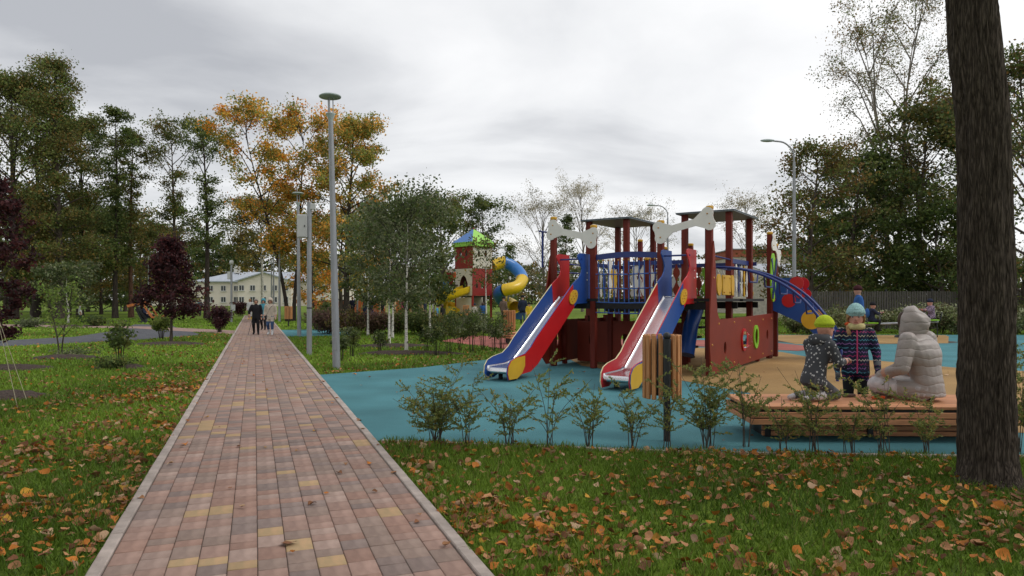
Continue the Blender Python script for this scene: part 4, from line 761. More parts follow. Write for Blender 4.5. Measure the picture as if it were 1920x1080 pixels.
disc(ship, 'steering_disc', S(1.66, -.04, 1.78), UX, UZ, .11, .03, M_YEL, .22)
b = MB(); b.box(S(1.6, -1.75, 1.36), (.5, .5, .03)); b.box(S(1.0, -1.75, 1.36), (.4, .4, .03)); b.build('deck_mat', M_LIME, ship)
b = MB(); b.tube([S(-.25, -3.75, 3.0), S(.5, -3.75, 3.0)], .02, 8); b.tube([S(-.1, -3.75, 3.0), S(-.1, -3.75, 2.2)], .025, 8); b.build('periscope', M_NAVY, ship)
# green paddle with crossed blue oars at the stern
pd = disc(ship, 'oval_shield', S(4.42, .16, 2.02), UX, UZ, .25, .03, M_LIME, .60)
for s_ in (-1, 1): b = MB(); b.bar(S(4.42 - s_ * .2, .19 + .012 * s_, 1.50), S(4.42 + s_ * .2, .19 + .012 * s_, 2.48), .02, .07, up=(1, 0, 0)); b.build('crossed_oar', M_NAVY, pd)
for z in (1.48, 1.62, 2.5): b = MB(); b.ell(S(4.75, .08, z), (.06, .06, .06)); b.build('ball_knob', M_BRED, ship)
# arch ladder from the side
al = thing('arch_ladder', None, None); al.parent = ship
def arcpt(v, z, u): return S(u, v, z)
def archp(u, n=22): return [S(u, .02 + 2.2 * math.sin(math.pi / 2 * i / n), 2.12 * math.cos(math.pi / 2 * i / n) ** .92 if i < n else 0.0) for i in range(n + 1)]
LR = archp(.36); RR = archp(1.10)
for pth in (LR, RR): b = MB(); b.tube(pth, .026, 12); b.build('rail', M_NAVY, al)
for i in range(4, 22, 2):
    a_, c_ = LR[i], RR[i]; m1 = a_.lerp(c_, .12) - Vector((0, 0, .22)); m2 = a_.lerp(c_, .88) - Vector((0, 0, .22))
    if i > 16: m1, m2 = a_.lerp(c_, .3), a_.lerp(c_, .7)
    b = MB(); b.tube([a_, m1, m2, c_], .016, 8); b.build('rung', M_NAVY, al)
# stern climbing ramp with blue sides
rp = thing('climbing_ramp', None, None); rp.parent = ship
for u, th in ((4.95, 1), (5.65, 2)):
    out_ = [(.05, 1.2), (.05, 2.02), (.75, 2.02), (.95, 1.9), (1.15, 1.55), (1.75, 1.0), (2.3, .42), (2.42, .1), (2.15, .02), (1.8, .32), (1.1, .85), (.5, 1.05)]
    out_ = [(x * .72, z) for x, z in out_]; b = MB(); b.prism(out_, .024, S(u, 0), Vector((0, -1, 0)), UZ); sp = b.build('ramp_side', M_BLUE, rp)
    for (v, z, r, m) in ((.42, 1.45, .17, M_BRED), (.60, 1.88, .17, M_BRED), (.95, .98, .24, M_YEL), (.70, 1.62, .12, M_BRED)): disc(sp, 'round_panel', S(u - .02, v, z), Vector((0, -1, 0)), UZ, r, .022, m)
    b = MB(); b.prism([(1.12, .42), (1.68, .40), (1.52, .06), (1.28, .14)], .022, S(u - .024, 0), Vector((0, -1, 0)), UZ); b.build('ramp_foot_panel', M_BRED, sp)
b = MB(); b.bar(S(5.3, .6, 1.55), S(5.3, 1.55, .16), .66, .03); b.build('ramp_board', M_BRED, rp)
# stairs and dark tube under the deck
b = MB(); [b.box(S(2.2 + i * .25, -1.5, .15 + i * .22), (.28, .8, .05)) for i in range(6)]; b.build('stairs', M_BLACK, ship)
b = MB(); b.tube([S(1.5, -.75, 1.35), S(1.2, -.8, .9), S(.95, -.8, .3)], .16, 14); b.build('tube_slide', M_BLUE, ship)
# ================================================================ STREET FURNITURE, BUILDINGS, FAR PLAYGROUND
M_GALV = mat('galvanised_steel', (.30, .31, .33), rough=.55, var=.15, scale=3, metal=.35, spec=.4, stretch=(4, 4, .6)); M_LAMP = mat('lamp_head_grey_green', (.34, .40, .385), rough=.4, var=.08); M_WOOD = mat('larch_slat', (.50, .235, .095), rough=.6, var=.28, scale=5, stretch=(9, 9, .5), spec=.3, rnd=.12)
M_WOODH = mat('bench_slat', (.52, .235, .115), rough=.6, var=.28, scale=5, stretch=(.6, 9, 9), spec=.3, rnd=.14); M_DARK = mat('dark_metal', (.018, .020, .023), rough=.45, var=.15); M_GLASSW = mat('window_glass_dark', (.02, .022, .026), rough=.12, spec=.6); M_WFR = mat('window_frame_white', (.55, .55, .53), rough=.5)
M_BOXW = mat('cabinet_white', (.48, .49, .48), rough=.4, var=.05)
def lamp(label, px, Y, H=5.85, tilt=(0, 0), group='park lamps with disc heads', full=True, z=0.0):
    x, y = P(px, Y); t = thing('park_lamp', label, 'lamp', (x, y, z), 0, group); t.rotation_euler = (R(tilt[1]), R(tilt[0]), 0)
    b = MB(); b.tube([(0, 0, -.04), (0, 0, 1.3), (0, 0, H - .55)], [.082, .076, .05], 14); b.build('pole', M_GALV, t); b = MB(); b.tube([(0, 0, 1.02), (0, 0, 1.05)], .081, 14); b.build('pole_band', M_GALV, t)
    b = MB(); b.lathe([(.05, H - .58), (.052, H - .52), (.098, H - .42), (.10, H - .40), (.03, H - .395)], (0, 0, 0), 18); b.build('lamp_cup', M_LAMP, t)
    for k in range(3): a = 2.1 * k + .5; b = MB(); b.tube([(.055 * math.cos(a), .055 * math.sin(a), H - .41), (.06 * math.cos(a), .06 * math.sin(a), H - .06)], .011, 6); b.build('strut', M_GALV, t)
    b = MB(); b.lathe([(.03, H - .075), (.19, H - .065), (.228, H - .055), (.234, H - .035), (.20, H - .012), (.10, H + .006), (.001, H + .01)], (0, 0, 0), 30); b.build('lamp_disc', M_LAMP, t)
    b = MB(); b.box((0, -.075, .55), (.09, .012, .28), bev=.004); b.build('service_door', M_GALV, t); return t
lamp('tall grey park lamp with a disc head beside the teal rubber corner', 631, 14.55, 5.86, (-1.35, 0))
lamp('grey park lamp behind the pole with the white cabinet', 561, 27.8, 5.85, (-.5, 0))
for i, (px, Y) in enumerate(((524, 45.5), (513, 59), (509, 73))): lamp(ORD[i] + ' park lamp beyond the two walking women along the brick path', px, Y, 5.85, group='lamps along the far brick path', full=False)
for i, (px, Y) in enumerate(((278, 64), (250, 74), (227, 86), (261, 120), (284, 96))): lamp(['tallest looking slim lamp between larches and purple maple', 'slim lamp beside the two larch trunks', 'slim lamp in front of the dark low tree', 'farthest tiny lamp between the dark trees', 'slim lamp half hidden by the purple maple'][i], px, Y, 5.85, group='lamps between the left trees', full=False)
for i, (px, Y, H) in enumerate(((670, 62, 4.2), (701, 70, 4.2), (858, 60, 4.4))): lamp(['thin lamp post above the orange play wall', 'thin lamp post beside the climbing frame', 'thin lamp post behind the castle tower'][i], px, Y, H, group='lamps at the far playground', full=False)
def cam_pole(label, px, Y, H, box):
    x, y = P(px, Y); t = thing('camera_pole', label, 'pole', (x, y, 0)); b = MB(); b.tube([(0, 0, -.04), (0, 0, H)], [.07, .06], 14); b.build('pole', M_GALV, t)
    for z in (1.25, 1.27): b = MB(); b.tube([(0, 0, z), (0, 0, z + .012)], .073, 14); b.build('clamp_band', M_DARK, t)
    if box:
        b = MB(); b.box((-.17, -.02, box), (.26, .2, .62), bev=.015); c = b.build('cabinet', M_BOXW, t); b = MB(); b.box((-.17, -.125, box), (.22, .008, .56), bev=.003); b.build('cabinet_door', M_BOXW, c); b = MB(); b.box((-.09, -.135, box), (.02, .012, .05)); b.build('lock', M_DARK, c); b = MB(); b.box((.1, 0, H - .12), (.12, .1, .16), bev=.01); b.build('antenna', M_BOXW, t)
    else:
        b = MB(); b.lathe([(.05, H), (.13, H + .02), (.13, H + .2), (.1, H + .28), (.001, H + .3)], (0, 0, 0), 14); b.build('camera_dome', M_BOXW, t); b = MB(); b.box((.12, -.06, .95), (.3, .012, .4)); b.build('notice_plate', M_BOXW, t); b = MB(); b.box((-.14, 0, H - .7), (.2, .18, .5), bev=.01); b.build('cabinet', M_BOXW, t)
cam_pole('short grey pole carrying a white cabinet beside the path', 580, 18.3, 4.1, 3.45); cam_pole('grey camera pole with white dome and notice on the left lawn', 434, 44.6, 3.75, None)
def street_light(label, px, Y, top, arm):
    x, y = P(px, Y); H = ZY(top, Y); t = thing('street_light', label, 'street light', (x, y, 0)); b = MB(); b.tube([(0, 0, -.05), (0, 0, H - 1.0)], [.11, .06], 12); b.build('pole', M_GALV, t)
    b = MB(); b.tube(bez([(0, 0, H - 1.02), (-.06, 0, H - .5), (-.45, 0, H - .1), (-arm, 0, H)], 6), [.04] * 19, 8); b.build('arm', M_GALV, t); b = MB(); b.ell((-arm - .25, 0, H + .01), (.34, .13, .07)); b.build('lamp_housing', M_LAMP, t)
street_light('tall curved street light beside the dense trees', 1489, 32, 264, 1.0); street_light('tall curved street light between the two flat ship roofs', 1252, 54.5, 385, 1.1); street_light('tall curved street light by the small spruce', 962, 82, 465, 1.0)
b = MB(); b.tube([(0, 0, -.05), (0, 0, ZY(472, 40))], [.06, .05], 10); x, y = P(1508, 40); t = thing('camera_post', 'thin white camera post before the brick shed', 'pole', (x, y, 0)); b.build('pole', M_GALV, t); b = MB(); b.box((-.12, 0, ZY(475, 40)), (.3, .12, .14), bev=.02); b.build('camera', M_BOXW, t)
# bins
def bin_(label, px, Y, rz=0.0, post_side=-1, z=.012):
    x, y = P(px, Y); t = thing('litter_bin', label, 'bin', (x, y, z), rz, 'slatted wooden litter bins'); n = 17; r = .195
    for k in range(n): a = 2 * math.pi * k / n; b = MB(); b.box((r * math.cos(a), r * math.sin(a), .76), (.026, .044, .685), rz=a, bev=.005); b.build('slat', M_WOOD, t)
    b = MB(); b.lathe([(.001, .46), (.165, .46), (.17, .47), (.17, 1.05), (.155, 1.05), (.155, .49)], (0, 0, 0), 22); b.build('liner', M_DARK, t)
    b = MB(); b.tube([(0, post_side * .245, -.02), (0, post_side * .245, 1.07)], .037, 16); pp = b.build('post', M_DARK, t); b = MB(); b.ell((0, post_side * .245, 1.10), (.042, .042, .042)); b.build('post_ball', M_DARK, pp); b = MB(); b.box((0, post_side * .20, .62), (.05, .07, .03)); b.box((0, post_side * .20, .95), (.05, .07, .03)); b.build('bracket', M_DARK, t)
bin_('slatted wooden litter bin on a black post behind the feathery shrubs', 1241, 7.42); bin_('slatted litter bin standing on the red rubber by a low bench', 955, 23, .4, 1, .022); bin_('orange slatted litter bin at the blue corner of the far path', 541, 37, .3, 1); bin_('slatted litter bin at the foot of the castle tower', 874, 44, .3, 1)
# bench platform
def bench(label, loc, Lx, Dp, H=.38, rz=0.0, n=9, group=None):
    t = thing('slatted_bench', label, 'bench', loc, rz, group)
    for k in range(n): b = MB(); b.box((Lx / 2, Dp * (k + .5) / n, H - .0175), (Lx, Dp / n - .014, .035), bev=.005); b.build('seat_slat', M_WOODH, t)
    for z in (H - .095, H - .165):
        b = MB(); b.box((Lx / 2, .02, z), (Lx, .03, .060), bev=.005); b.build('front_slat', M_WOODH, t); b = MB(); b.box((Lx / 2, Dp - .02, z), (Lx, .03, .060), bev=.005); b.build('back_slat', M_WOODH, t)
        for ex in (.018, Lx - .018): b = MB(); b.box((ex, Dp / 2, z), (.03, Dp - .08, .052), bev=.005); b.build('end_slat', M_WOODH, t)
    for z in (.035, .095, .155): b = MB(); b.box((Lx / 2, .34, z), (Lx - .45, .03, .05), bev=.005); b.build('base_slat', M_WOODH, t)
    b = MB(); b.box((Lx / 2, Dp / 2, H - .115), (Lx - .09, Dp - .09, .14)); b.box((Lx / 2, Dp / 2 + .06, .09), (Lx - .5, Dp - .62, .17)); b.build('inner_shade_box', M_DARK, t)  # dark boxes added to stand in for the shade between and under the slats
    for ex in (.28, Lx / 2, Lx - .28): b = MB(); b.box((ex, Dp / 2 + .1, (H - .04) / 2), (.06, Dp * .55, H - .042)); b.build('leg_frame', M_DARK, t)
bench('wide low slatted wooden bench behind the feathery shrubs', (2.48, 7.08, .012), 2.75, .92, rz=R(-1.5)); bench('low slatted bench on the red rubber beside a litter bin', (-.05, 22.3, .022), 2.2, .6, rz=R(35), n=6)
# guy ropes on the young maple
gp = G(10, 745); x0, y0 = P(-8, 14.8)
for i, (px, py) in enumerate(((52, 756), (34, 770), (-60, 735))):
    q = G(px, py); b = MB(); b.tube([(x0, y0, 1.25), (q.x, q.y, .0)], .0042, 5); o = b.build('guy_rope', mat('rope_pale', (.30, .27, .17), rough=.9)); tag(o, 'pale guy rope staking the dark purple maple to the lawn', 'rope', 'guy ropes of the purple maple')
# ---------------------------------------------------------------- castle tower
M_CRED = mat('castle_red', (.26, .028, .022), rough=.45, var=.1); M_CCRM = mat('castle_cream', (.60, .56, .47), rough=.5, var=.06); M_SYEL = mat('slide_yellow', (.70, .46, .015), rough=.3, var=.05, spec=.5); M_TBLU = mat('tube_blue', (.03, .17, .48), rough=.3, var=.06, spec=.5); M_RBLU = mat('roof_blue', (.06, .19, .50), rough=.4, var=.06); M_RGRN = mat('roof_green', (.30, .62, .09), rough=.4, var=.06)
cx, cy = P(888, 50); tw = thing('castle_tower', 'red and cream castle play tower with a blue and green pointed roof', 'play tower', (cx, cy, 0), R(45)); hs_ = .93
def wall(side, z0, z1, m, holes=(), batt=0):
    dirs = {'L': (Vector((-1, 0, 0)), Vector((0, -1, 0))), 'R': (Vector((0, -1, 0)), Vector((1, 0, 0))), 'BL': (Vector((0, 1, 0)), Vector((-1, 0, 0))), 'BR': (Vector((1, 0, 0)), Vector((0, 1, 0)))}
    N, X = dirs[side]; o = [(-hs_, z0), (hs_, z0), (hs_, z1)]
    if batt:
        n = 5; w_ = 2 * hs_ / (2 * n - 1)
        for i in range(2 * n - 1):
            xa = hs_ - i * w_; zz = z1 if i % 2 == 0 else z1 - .18; o += [(xa, zz), (xa - w_, zz)]
        o = [q for i, q in enumerate(o) if i == 0 or q != o[i - 1]]
    o += [(-hs_, z1)]; o = [q for i, q in enumerate(o) if i == 0 or q != o[i - 1]]
    b = MB(); b.prism(o, .03, N * (hs_ + .03), X, Vector((0, 0, 1)), holes=holes); return b.build('wall_panel', m, tw)
ar = lambda x, z, w, h: [(x - w, z), (x + w, z), (x + w, z + h * .55), (x + w * .6, z + h * .85), (x, z + h), (x - w * .6, z + h * .85), (x - w, z + h * .55)]
for sd in ('L', 'BR'): wall(sd, 3.72, 5.35, M_CRED, [ar(-.35, 4.55, .12, .45), ar(.3, 4.6, .12, .45), [(-.1, 5.0), (.1, 5.0), (.1, 5.2), (-.1, 5.2)]]); wall(sd, 1.75, 3.70, M_CCRM, [ar(0, 1.85, .45, 1.4)])
for sd in ('R', 'BL'): wall(sd, 3.72, 5.35, M_CCRM, [ar(-.35, 4.55, .12, .45), ar(.3, 4.6, .12, .45)], 1); wall(sd, 1.75, 3.70, M_CRED, [ar(0, 2.3, .14, .6), ar(-.55, 2.3, .10, .4)])
for a, c in ((-1, -1), (1, -1), (1, 1), (-1, 1)): b = MB(); b.box((a * hs_ * .97, c * hs_ * .97, 2.7), (.12, .12, 5.4)); b.build('post', M_CRED, tw)
for z in (1.72, 3.7): b = MB(); b.box((0, 0, z - .04), (1.8, 1.8, .07)); b.build('floor', M_BLACK, tw)
b = MB(); b.box((0, -hs_ * .2, .85), (.06, 1.5, 1.6)); b.box((-hs_, 0, .85), (.05, 1.7, 1.55)); b.build('base_panel', M_CCRM, tw)
e = 1.12; ap = Vector((0, 0, 6.66)); ez = 5.62; cn = [Vector((-e, -e, ez)), Vector((e, -e, ez)), Vector((e, e, ez)), Vector((-e, e, ez))]
for i, m in ((0, M_RGRN), (1, M_RBLU), (2, M_RGRN), (3, M_RBLU)):
    p0, p1 = cn[i], cn[(i + 1) % 4]; b = MB(); b.add([p0, p1, ap, p0 - Vector((0, 0, .03)), p1 - Vector((0, 0, .03)), ap - Vector((0, 0, .04))], [(0, 1, 2), (5, 4, 3), (0, 3, 4, 1)]); b.build('roof_panel', m, tw)
    d = (p1 - p0).normalized(); N = d.cross(Vector((0, 0, 1))); b = MB(); k = 9; hl = [[(2 * e * (j + .5) / k - .05, -.12), (2 * e * (j + .5) / k + .05, -.12), (2 * e * (j + .5) / k + .05, -.04), (2 * e * (j + .5) / k - .05, -.04)] for j in range(k)]
    b.prism([(.02, -.32), (2 * e - .02, -.32), (2 * e - .02, 0), (.02, 0)], .025, p0 + N * .012 - Vector((0, 0, .01)), d, Vector((0, 0, 1)), holes=hl); b.build('roof_fascia', M_RGRN, tw)
b = MB(); b.lathe([(.06, 6.6), (.06, 6.68), (.001, 6.78)], (0, 0, 0), 10); b.build('roof_finial', M_CRED, tw)
Rm = Matrix.Rotation(R(-45), 3, 'Z')
def loc(px, py, Y): return Rm @ (AT(px, Y, ZY(py, Y)) - Vector((cx, cy, 0)))
def chute(pts, r, m, name):
    pts = bez(pts, 8); b = MB(); V = []; n = len(pts); k = 11
    for i, p in enumerate(pts):
        t = (pts[min(i + 1, n - 1)] - pts[max(i - 1, 0)]); t.z *= .2; t.normalize(); s_ = t.cross(Vector((0, 0, 1))).normalized()
        for j in range(k): a = math.pi * (j / (k - 1)); V.append(p + s_ * r * math.cos(a) - Vector((0, 0, 1)) * r * .85 * math.sin(a) + Vector((0, 0, .25 if j in (0, k - 1) else 0)))
    F = [(i * k + j, i * k + j + 1, (i + 1) * k + j + 1, (i + 1) * k + j) for i in range(n - 1) for j in range(k - 1)]; b.add(V, F, smooth=True); b.add([v + Vector((0, 0, -.03)) for v in V], [tuple(reversed(f)) for f in F], smooth=True); b.build(name, m, tw)
chute([loc(876, 541, 49.2), loc(858, 548, 48.4), loc(836, 555, 48.2), loc(827, 562, 49.2), loc(838, 570, 50.2), loc(856, 578, 49.8), loc(872, 586, 48.6)], .42, M_SYEL, 'spiral_slide')
b = MB(); b.tube([loc(838, 560, 49.3), loc(838, 599, 49.3)], .08, 8); b.tube([loc(846, 575, 49.2), loc(846, 599, 49.2)], .4, 12); b.build('slide_column', M_SYEL, tw)
b = MB(); q = loc(848, 535, 50.2); b.box(q, (1.3, 1.3, .08)); b.build('side_platform', M_BLACK, tw); b = MB(); q = loc(843, 528, 50.8); b.box(q + Vector((0, 0, .2)), (.7, .06, 1.0)); b.build('turret_panel', M_CRED, tw); b = MB(); [b.box(q + Vector((-.26 + .26 * i, 0, .82)), (.16, .06, .22)) for i in range(3)]; b.build('turret_crown', M_CCRM, tw)
b = MB(); q = loc(836, 543, 50.2); b.box(q, (.5, .05, 1.2)); b.build('climbing_net', M_TBLU, tw)
tp_ = [loc(924, 498, 50.6), loc(945, 492, 50.9), loc(966, 503, 51.0), loc(979, 521, 50.2), loc(970, 537, 49.2), loc(950, 543, 48.8), loc(936, 549, 49.6), loc(940, 562, 50.5), loc(958, 570, 50.3), loc(966, 576, 49.6)]
tb_ = bez(tp_, 6); cs = [(0, 7, M_SYEL), (6, 20, M_TBLU), (19, 32, M_SYEL), (31, 44, M_TBLU), (43, 55, M_SYEL)]
for a, c, m in cs: b = MB(); b.tube(tb_[a:c], [.47] + [.44] * (len(tb_[a:c]) - 2) + [.47], 18, caps=False); b.build('tube_segment', m, tw)
b = MB(); b.tube([loc(953, 540, 50.0), loc(953, 599, 50.0)], .06, 8); b.build('slide_column', M_GALV, tw); b = MB(); b.box(loc(972, 585, 50.5), (.08, .5, 1.6)); b.build('slide_end_panel', M_TBLU, tw)
# ---------------------------------------------------------------- cream house
M_HW = mat('house_cream', (.70, .63, .55), rough=.9, var=.07, scale=.5); M_HR = mat('house_roof_metal', (.36, .39, .44), rough=.5, var=.1, scale=.4, stretch=(6, 1, 1)); M_TRIM = mat('house_trim', (.62, .60, .55), rough=.8)
def window(par, O, X, w, h, N, m=None):
    O = Vector(O); X = Vector(X); N = Vector(N); Z = Vector((0, 0, 1)); f = MB(); f.prism([(-w / 2, 0), (w / 2, 0), (w / 2, h), (-w / 2, h)], .10, O + N * .03, X, Z, holes=[[(-w / 2 + .1, .1), (-.05, .1), (-.05, h - .1), (-w / 2 + .1, h - .1)], [(.05, .1), (w / 2 - .1, .1), (w / 2 - .1, h - .1), (.05, h - .1)]]); o = f.build('window', M_WFR, par)
    for sx in (-1, 1): g = MB(); g.prism([(-w / 4 + .08, .1), (w / 4 - .08, .1), (w / 4 - .08, h - .1), (-w / 4 + .08, h - .1)], .02, O + X * sx * (w / 4 - .02) + N * .025, X, Z); g.build('pane', M_GLASSW, o)
    s_ = MB(); s_.bar(O - X * (w / 2 + .12) + N * .1 - Z * .05, O + X * (w / 2 + .12) + N * .1 - Z * .05, .22, .08); s_.build('sill', M_TRIM, o)
Yh = 150; hx = lambda px: (px - 960) * Yh / FPX; hz = lambda py: ZY(py, Yh)
house = thing('cream_house', 'long two storey cream house with grey metal hip roof', 'house', (hx(470), Yh, 0)); ox = hx(470)
def hb(name, x0, x1, y0, y1, z0, z1, m, par=None): b = MB(); b.box(((x0 + x1) / 2 - ox, (y0 + y1) / 2 - Yh, (z0 + z1) / 2), (x1 - x0, y1 - y0, z1 - z0)); return b.build(name, m, par or house)
wl = hb('wall', hx(368), hx(640), Yh, Yh + 12, -.1, hz(527), M_HW); we = hz(527); wr = hz(508)
gw = hb('wall', hx(463), hx(560), Yh - 5, Yh - .01, -.1, we, M_HW)
b = MB(); x0, x1 = hx(365) - ox - .3, hx(642) - ox; b.add([(x0, -.6, we), (x1, -.6, we), (x1, 12.6, we), (x0, 12.6, we), (x0 + 6.5, 6, wr), (x1 - 4, 6, wr), (x0, -.6, we - .25), (x1, -.6, we - .25), (x1, 12.6, we - .25), (x0, 12.6, we - .25)], [(0, 1, 5, 4), (1, 2, 5), (2, 3, 4, 5), (3, 0, 4), (6, 7, 1, 0), (7, 8, 2, 1), (8, 9, 3, 2), (9, 6, 0, 3)]); rf = b.build('roof', M_HR, house)
g0, g1 = hx(460) - ox, hx(563) - ox; gm = (g0 + g1) / 2; b = MB(); gz = hz(511); b.add([(g0 + .4, -5, we), (g1 - .4, -5, we), (gm, -5, gz - .25)], [(0, 1, 2)]); b.build('gable', M_HW, gw)
b = MB(); b.add([(g0 - .3, -5.5, we - .1), (gm, -5.5, gz), (gm, 4, gz), (g0 - .3, 4, we - .1), (g1 + .3, -5.5, we - .1), (g1 + .3, 4, we - .1), (g0 - .3, -5.5, we - .35), (gm, -5.5, gz - .25), (g1 + .3, -5.5, we - .35)], [(0, 1, 2, 3), (1, 4, 5, 2), (0, 6, 7, 1), (1, 7, 8, 4)]); b.build('gable_roof', M_HR, gw)
for px in (383, 409, 434, 590, 612, 632):
    for py in (552, 575) if px > 400 else (552,): pass
for px in (372, 395, 419, 443, 588, 606, 626):
    for py in (546, 567): window(wl, (hx(px) - ox, 0, hz(py)), (1, 0, 0), 1.15, 1.25, (0, -1, 0))
for px in (470, 490, 510, 530, 550):
    for py in (546, 567): window(gw, (hx(px) - ox, -5, hz(py)), (1, 0, 0), 1.15, 1.25, (0, -1, 0))
b = MB(); b.box((hx(428) - ox, 5, wr + .5), (1.0, 1.0, 1.6)); b.build('chimney', M_TRIM, rf)
an = thing('cream_annexe', 'low flat roofed cream annexe beside the hip roofed house', 'house', (hx(310), Yh + 2, 0)); b = MB(); b.box((0, 4, hz(536) / 2), (hx(364) - hx(255), 8, hz(536) + .2)); aw = b.build('wall', M_HW, an); b = MB(); b.box((0, 4, hz(536) + .2), (hx(364) - hx(255) + .5, 8.5, .2)); b.build('roof', M_HR, an)
for px in (264, 284, 304, 324, 344): window(aw, (hx(px) - hx(310), 0, hz(553)), (1, 0, 0), 1.1, 1.4, (0, -1, 0))
# ---------------------------------------------------------------- brick buildings at the right
M_WBR = mat('white_brick', (.47, .42, .37), rough=.9, var=.22, scale=2.0, stretch=(1, 1, 3)); M_RBR = mat('red_brick_parapet', (.30, .085, .05), rough=.9, var=.2, scale=3)
Yb = 72; bx_ = lambda px: (px - 960) * Yb / FPX
bh = thing('brick_hall', 'pale brick hall with a red brick parapet behind the ship', 'building', (bx_(1480), Yb, 0)); o_ = bx_(1480)
b = MB(); b.box((0, 5, ZY(482, Yb) / 2), (bx_(1585) - bx_(1375), 10, ZY(482, Yb))); bw = b.build('wall', M_WBR, bh); b = MB(); b.box((0, 5, (ZY(482, Yb) + ZY(468, Yb)) / 2), (bx_(1585) - bx_(1375) + .2, 10.2, ZY(468, Yb) - ZY(482, Yb))); b.build('parapet', M_RBR, bh); b = MB(); b.box((0, 5, ZY(468, Yb) + .05), (bx_(1585) - bx_(1375) + .4, 10.4, .1)); b.build('coping', M_GALV, bh)
for px in (1395, 1440, 1475): window(bw, (bx_(px) - o_, 0, 3.2), (1, 0, 0), 1.2, 1.3, (0, -1, 0))
Ys = 55; sx_ = lambda px: (px - 960) * Ys / FPX; sh = thing('brick_shed', 'low pale shed with a grey sheet roof and white window', 'shed', (sx_(1505), Ys, 0)); so_ = sx_(1505); ev = ZY(517, Ys); rd = ZY(487, Ys)
b = MB(); b.box((0, 3, ev / 2), (sx_(1560) - sx_(1452), 6, ev)); sw = b.build('wall', M_WBR, sh); a0, a1 = sx_(1450) - so_, sx_(1563) - so_; b = MB(); b.add([(a0, -.3, ev - .02), (a1, -.3, ev - .02), (a1, 6.3, rd), (a0, 6.3, rd), (a0, -.3, ev - .14), (a1, -.3, ev - .14), (a1, 6.3, rd - .12), (a0, 6.3, rd - .12)], [(0, 1, 2, 3), (7, 6, 5, 4), (0, 4, 5, 1), (1, 5, 6, 2), (3, 7, 4, 0)]); b.build('roof', M_HR, sh)
window(sw, (sx_(1507) - so_, 0, ZY(548, Ys)), (1, 0, 0), 1.0, 1.0, (0, -1, 0))
# ---------------------------------------------------------------- picket fence
Yf = 34; fx0, fx1 = (1490 - 960) * Yf / FPX, (2030 - 960) * Yf / FPX; fz = ZY(546, Yf); M_PK = mat('fence_weathered', (.095, .085, .075), rough=.9, var=.4, scale=3, stretch=(6, 6, .5))
fe = thing('picket_fence', 'weathered grey picket fence with dark posts behind the dogwood', 'fence', (fx0, Yf, 0)); k = int((fx1 - fx0) / .125); b = MB()
for i in range(k): b.box((i * .125, 0, fz / 2 + random.uniform(-.02, .02)), (.088, .018, fz), rz=random.uniform(-.03, .03))
tag(b.build('pickets', M_PK, fe), kind='stuff')
for z in (.45, fz - .25): b = MB(); b.box(((fx1 - fx0) / 2, .04, z), (fx1 - fx0, .05, .06)); b.build('rail', M_PK, fe)
for i in range(int((fx1 - fx0) / 2.3) + 1): b = MB(); b.box((i * 2.3, .1, fz / 2 + .05), (.07, .07, fz + .12)); b.build('post', M_DARK, fe)
# ---------------------------------------------------------------- far orange play wall, frames, lounger, seesaw
M_ORW = mat('orange_panel', (.62, .17, .055), rough=.6, var=.1)
for i, (pa, pb, Y, lab) in enumerate(((588, 648, 62, 'long orange play wall behind the pole row'), (656, 722, 66, 'orange play wall beyond the man in the dark jacket'), (735, 775, 70, 'short orange play wall behind the birch trunks'))):
    x0, x1 = P(pa, Y)[0], P(pb, Y)[0]; t = thing('play_wall', lab, 'play wall', (x0, Y, 0)); n_ = max(3, int((x1 - x0) / .9))
    for j in range(n_): b = MB(); b.box(((x1 - x0) * (j + .5) / n_, .12 * math.sin(j * 1.1), .68), ((x1 - x0) / n_ - .03, .08, 1.36 + .12 * math.sin(j * 2.1)), rz=.2 * math.sin(j * 1.3), bev=.01); b.build('wall_panel', M_ORW, t)
t = thing('climbing_frame', 'wooden climbing frame of tall pale posts at the far playground', 'climbing frame', P(700, 52) + (0,)); M_PW = mat('pale_wood', (.55, .42, .26), rough=.7, var=.2)
for i in range(7): b = MB(); b.tube([(i * .62 - .2, .4 * math.sin(i * 2), -.05), (i * .62 - .2 + .05, .4 * math.sin(i * 2), 2.5 + .4 * math.sin(i * 1.7))], .06, 8); b.build('post', M_PW, t)
for z in (1.9, 2.4): b = MB(); b.tube([(-.2, 0, z), (3.5, -.1, z)], .035, 6); b.build('cross_bar', M_PW, t)
x, y = P(268, 44); lg = thing('tilted_lounger', 'orange slatted swing lounger with black seat on the lawn', 'lounger', (x, y, 0), R(8)); M_ORG = mat('orange_wood', (.50, .16, .045), rough=.6, var=.15)
for i in range(6): b = MB(); b.box((-.75 + i * .14, 0, 1.12 + .03 * i), (.12, 1.0, .03), M=Matrix.Rotation(R(-12), 3, 'Y')); b.build('hood_slat', M_ORG, lg)
for s_ in (-.5, .5): b = MB(); b.bar((-.75, s_, 1.05), (.10, s_, 1.3), .05, .16); b.bar((.1, s_, 1.3), (.75, s_, .32), .05, .12); b.bar((.75, s_, .32), (1.15, s_, .42), .05, .1); b.build('side_frame', M_ORG, lg)
b = MB(); b.bar((-.25, 0, 1.0), (.3, 0, .3), .9, .10); b.bar((.3, 0, .3), (.9, 0, .36), .9, .10); b.build('seat', M_BLACK, lg); b = MB(); b.bar((-.3, 0, .9), (.15, 0, .02), .7, .12); b.lathe([(.5, 0), (.5, .06), (.1, .1)], (.2, 0, 0), 18); b.build('base', M_DARK, lg)
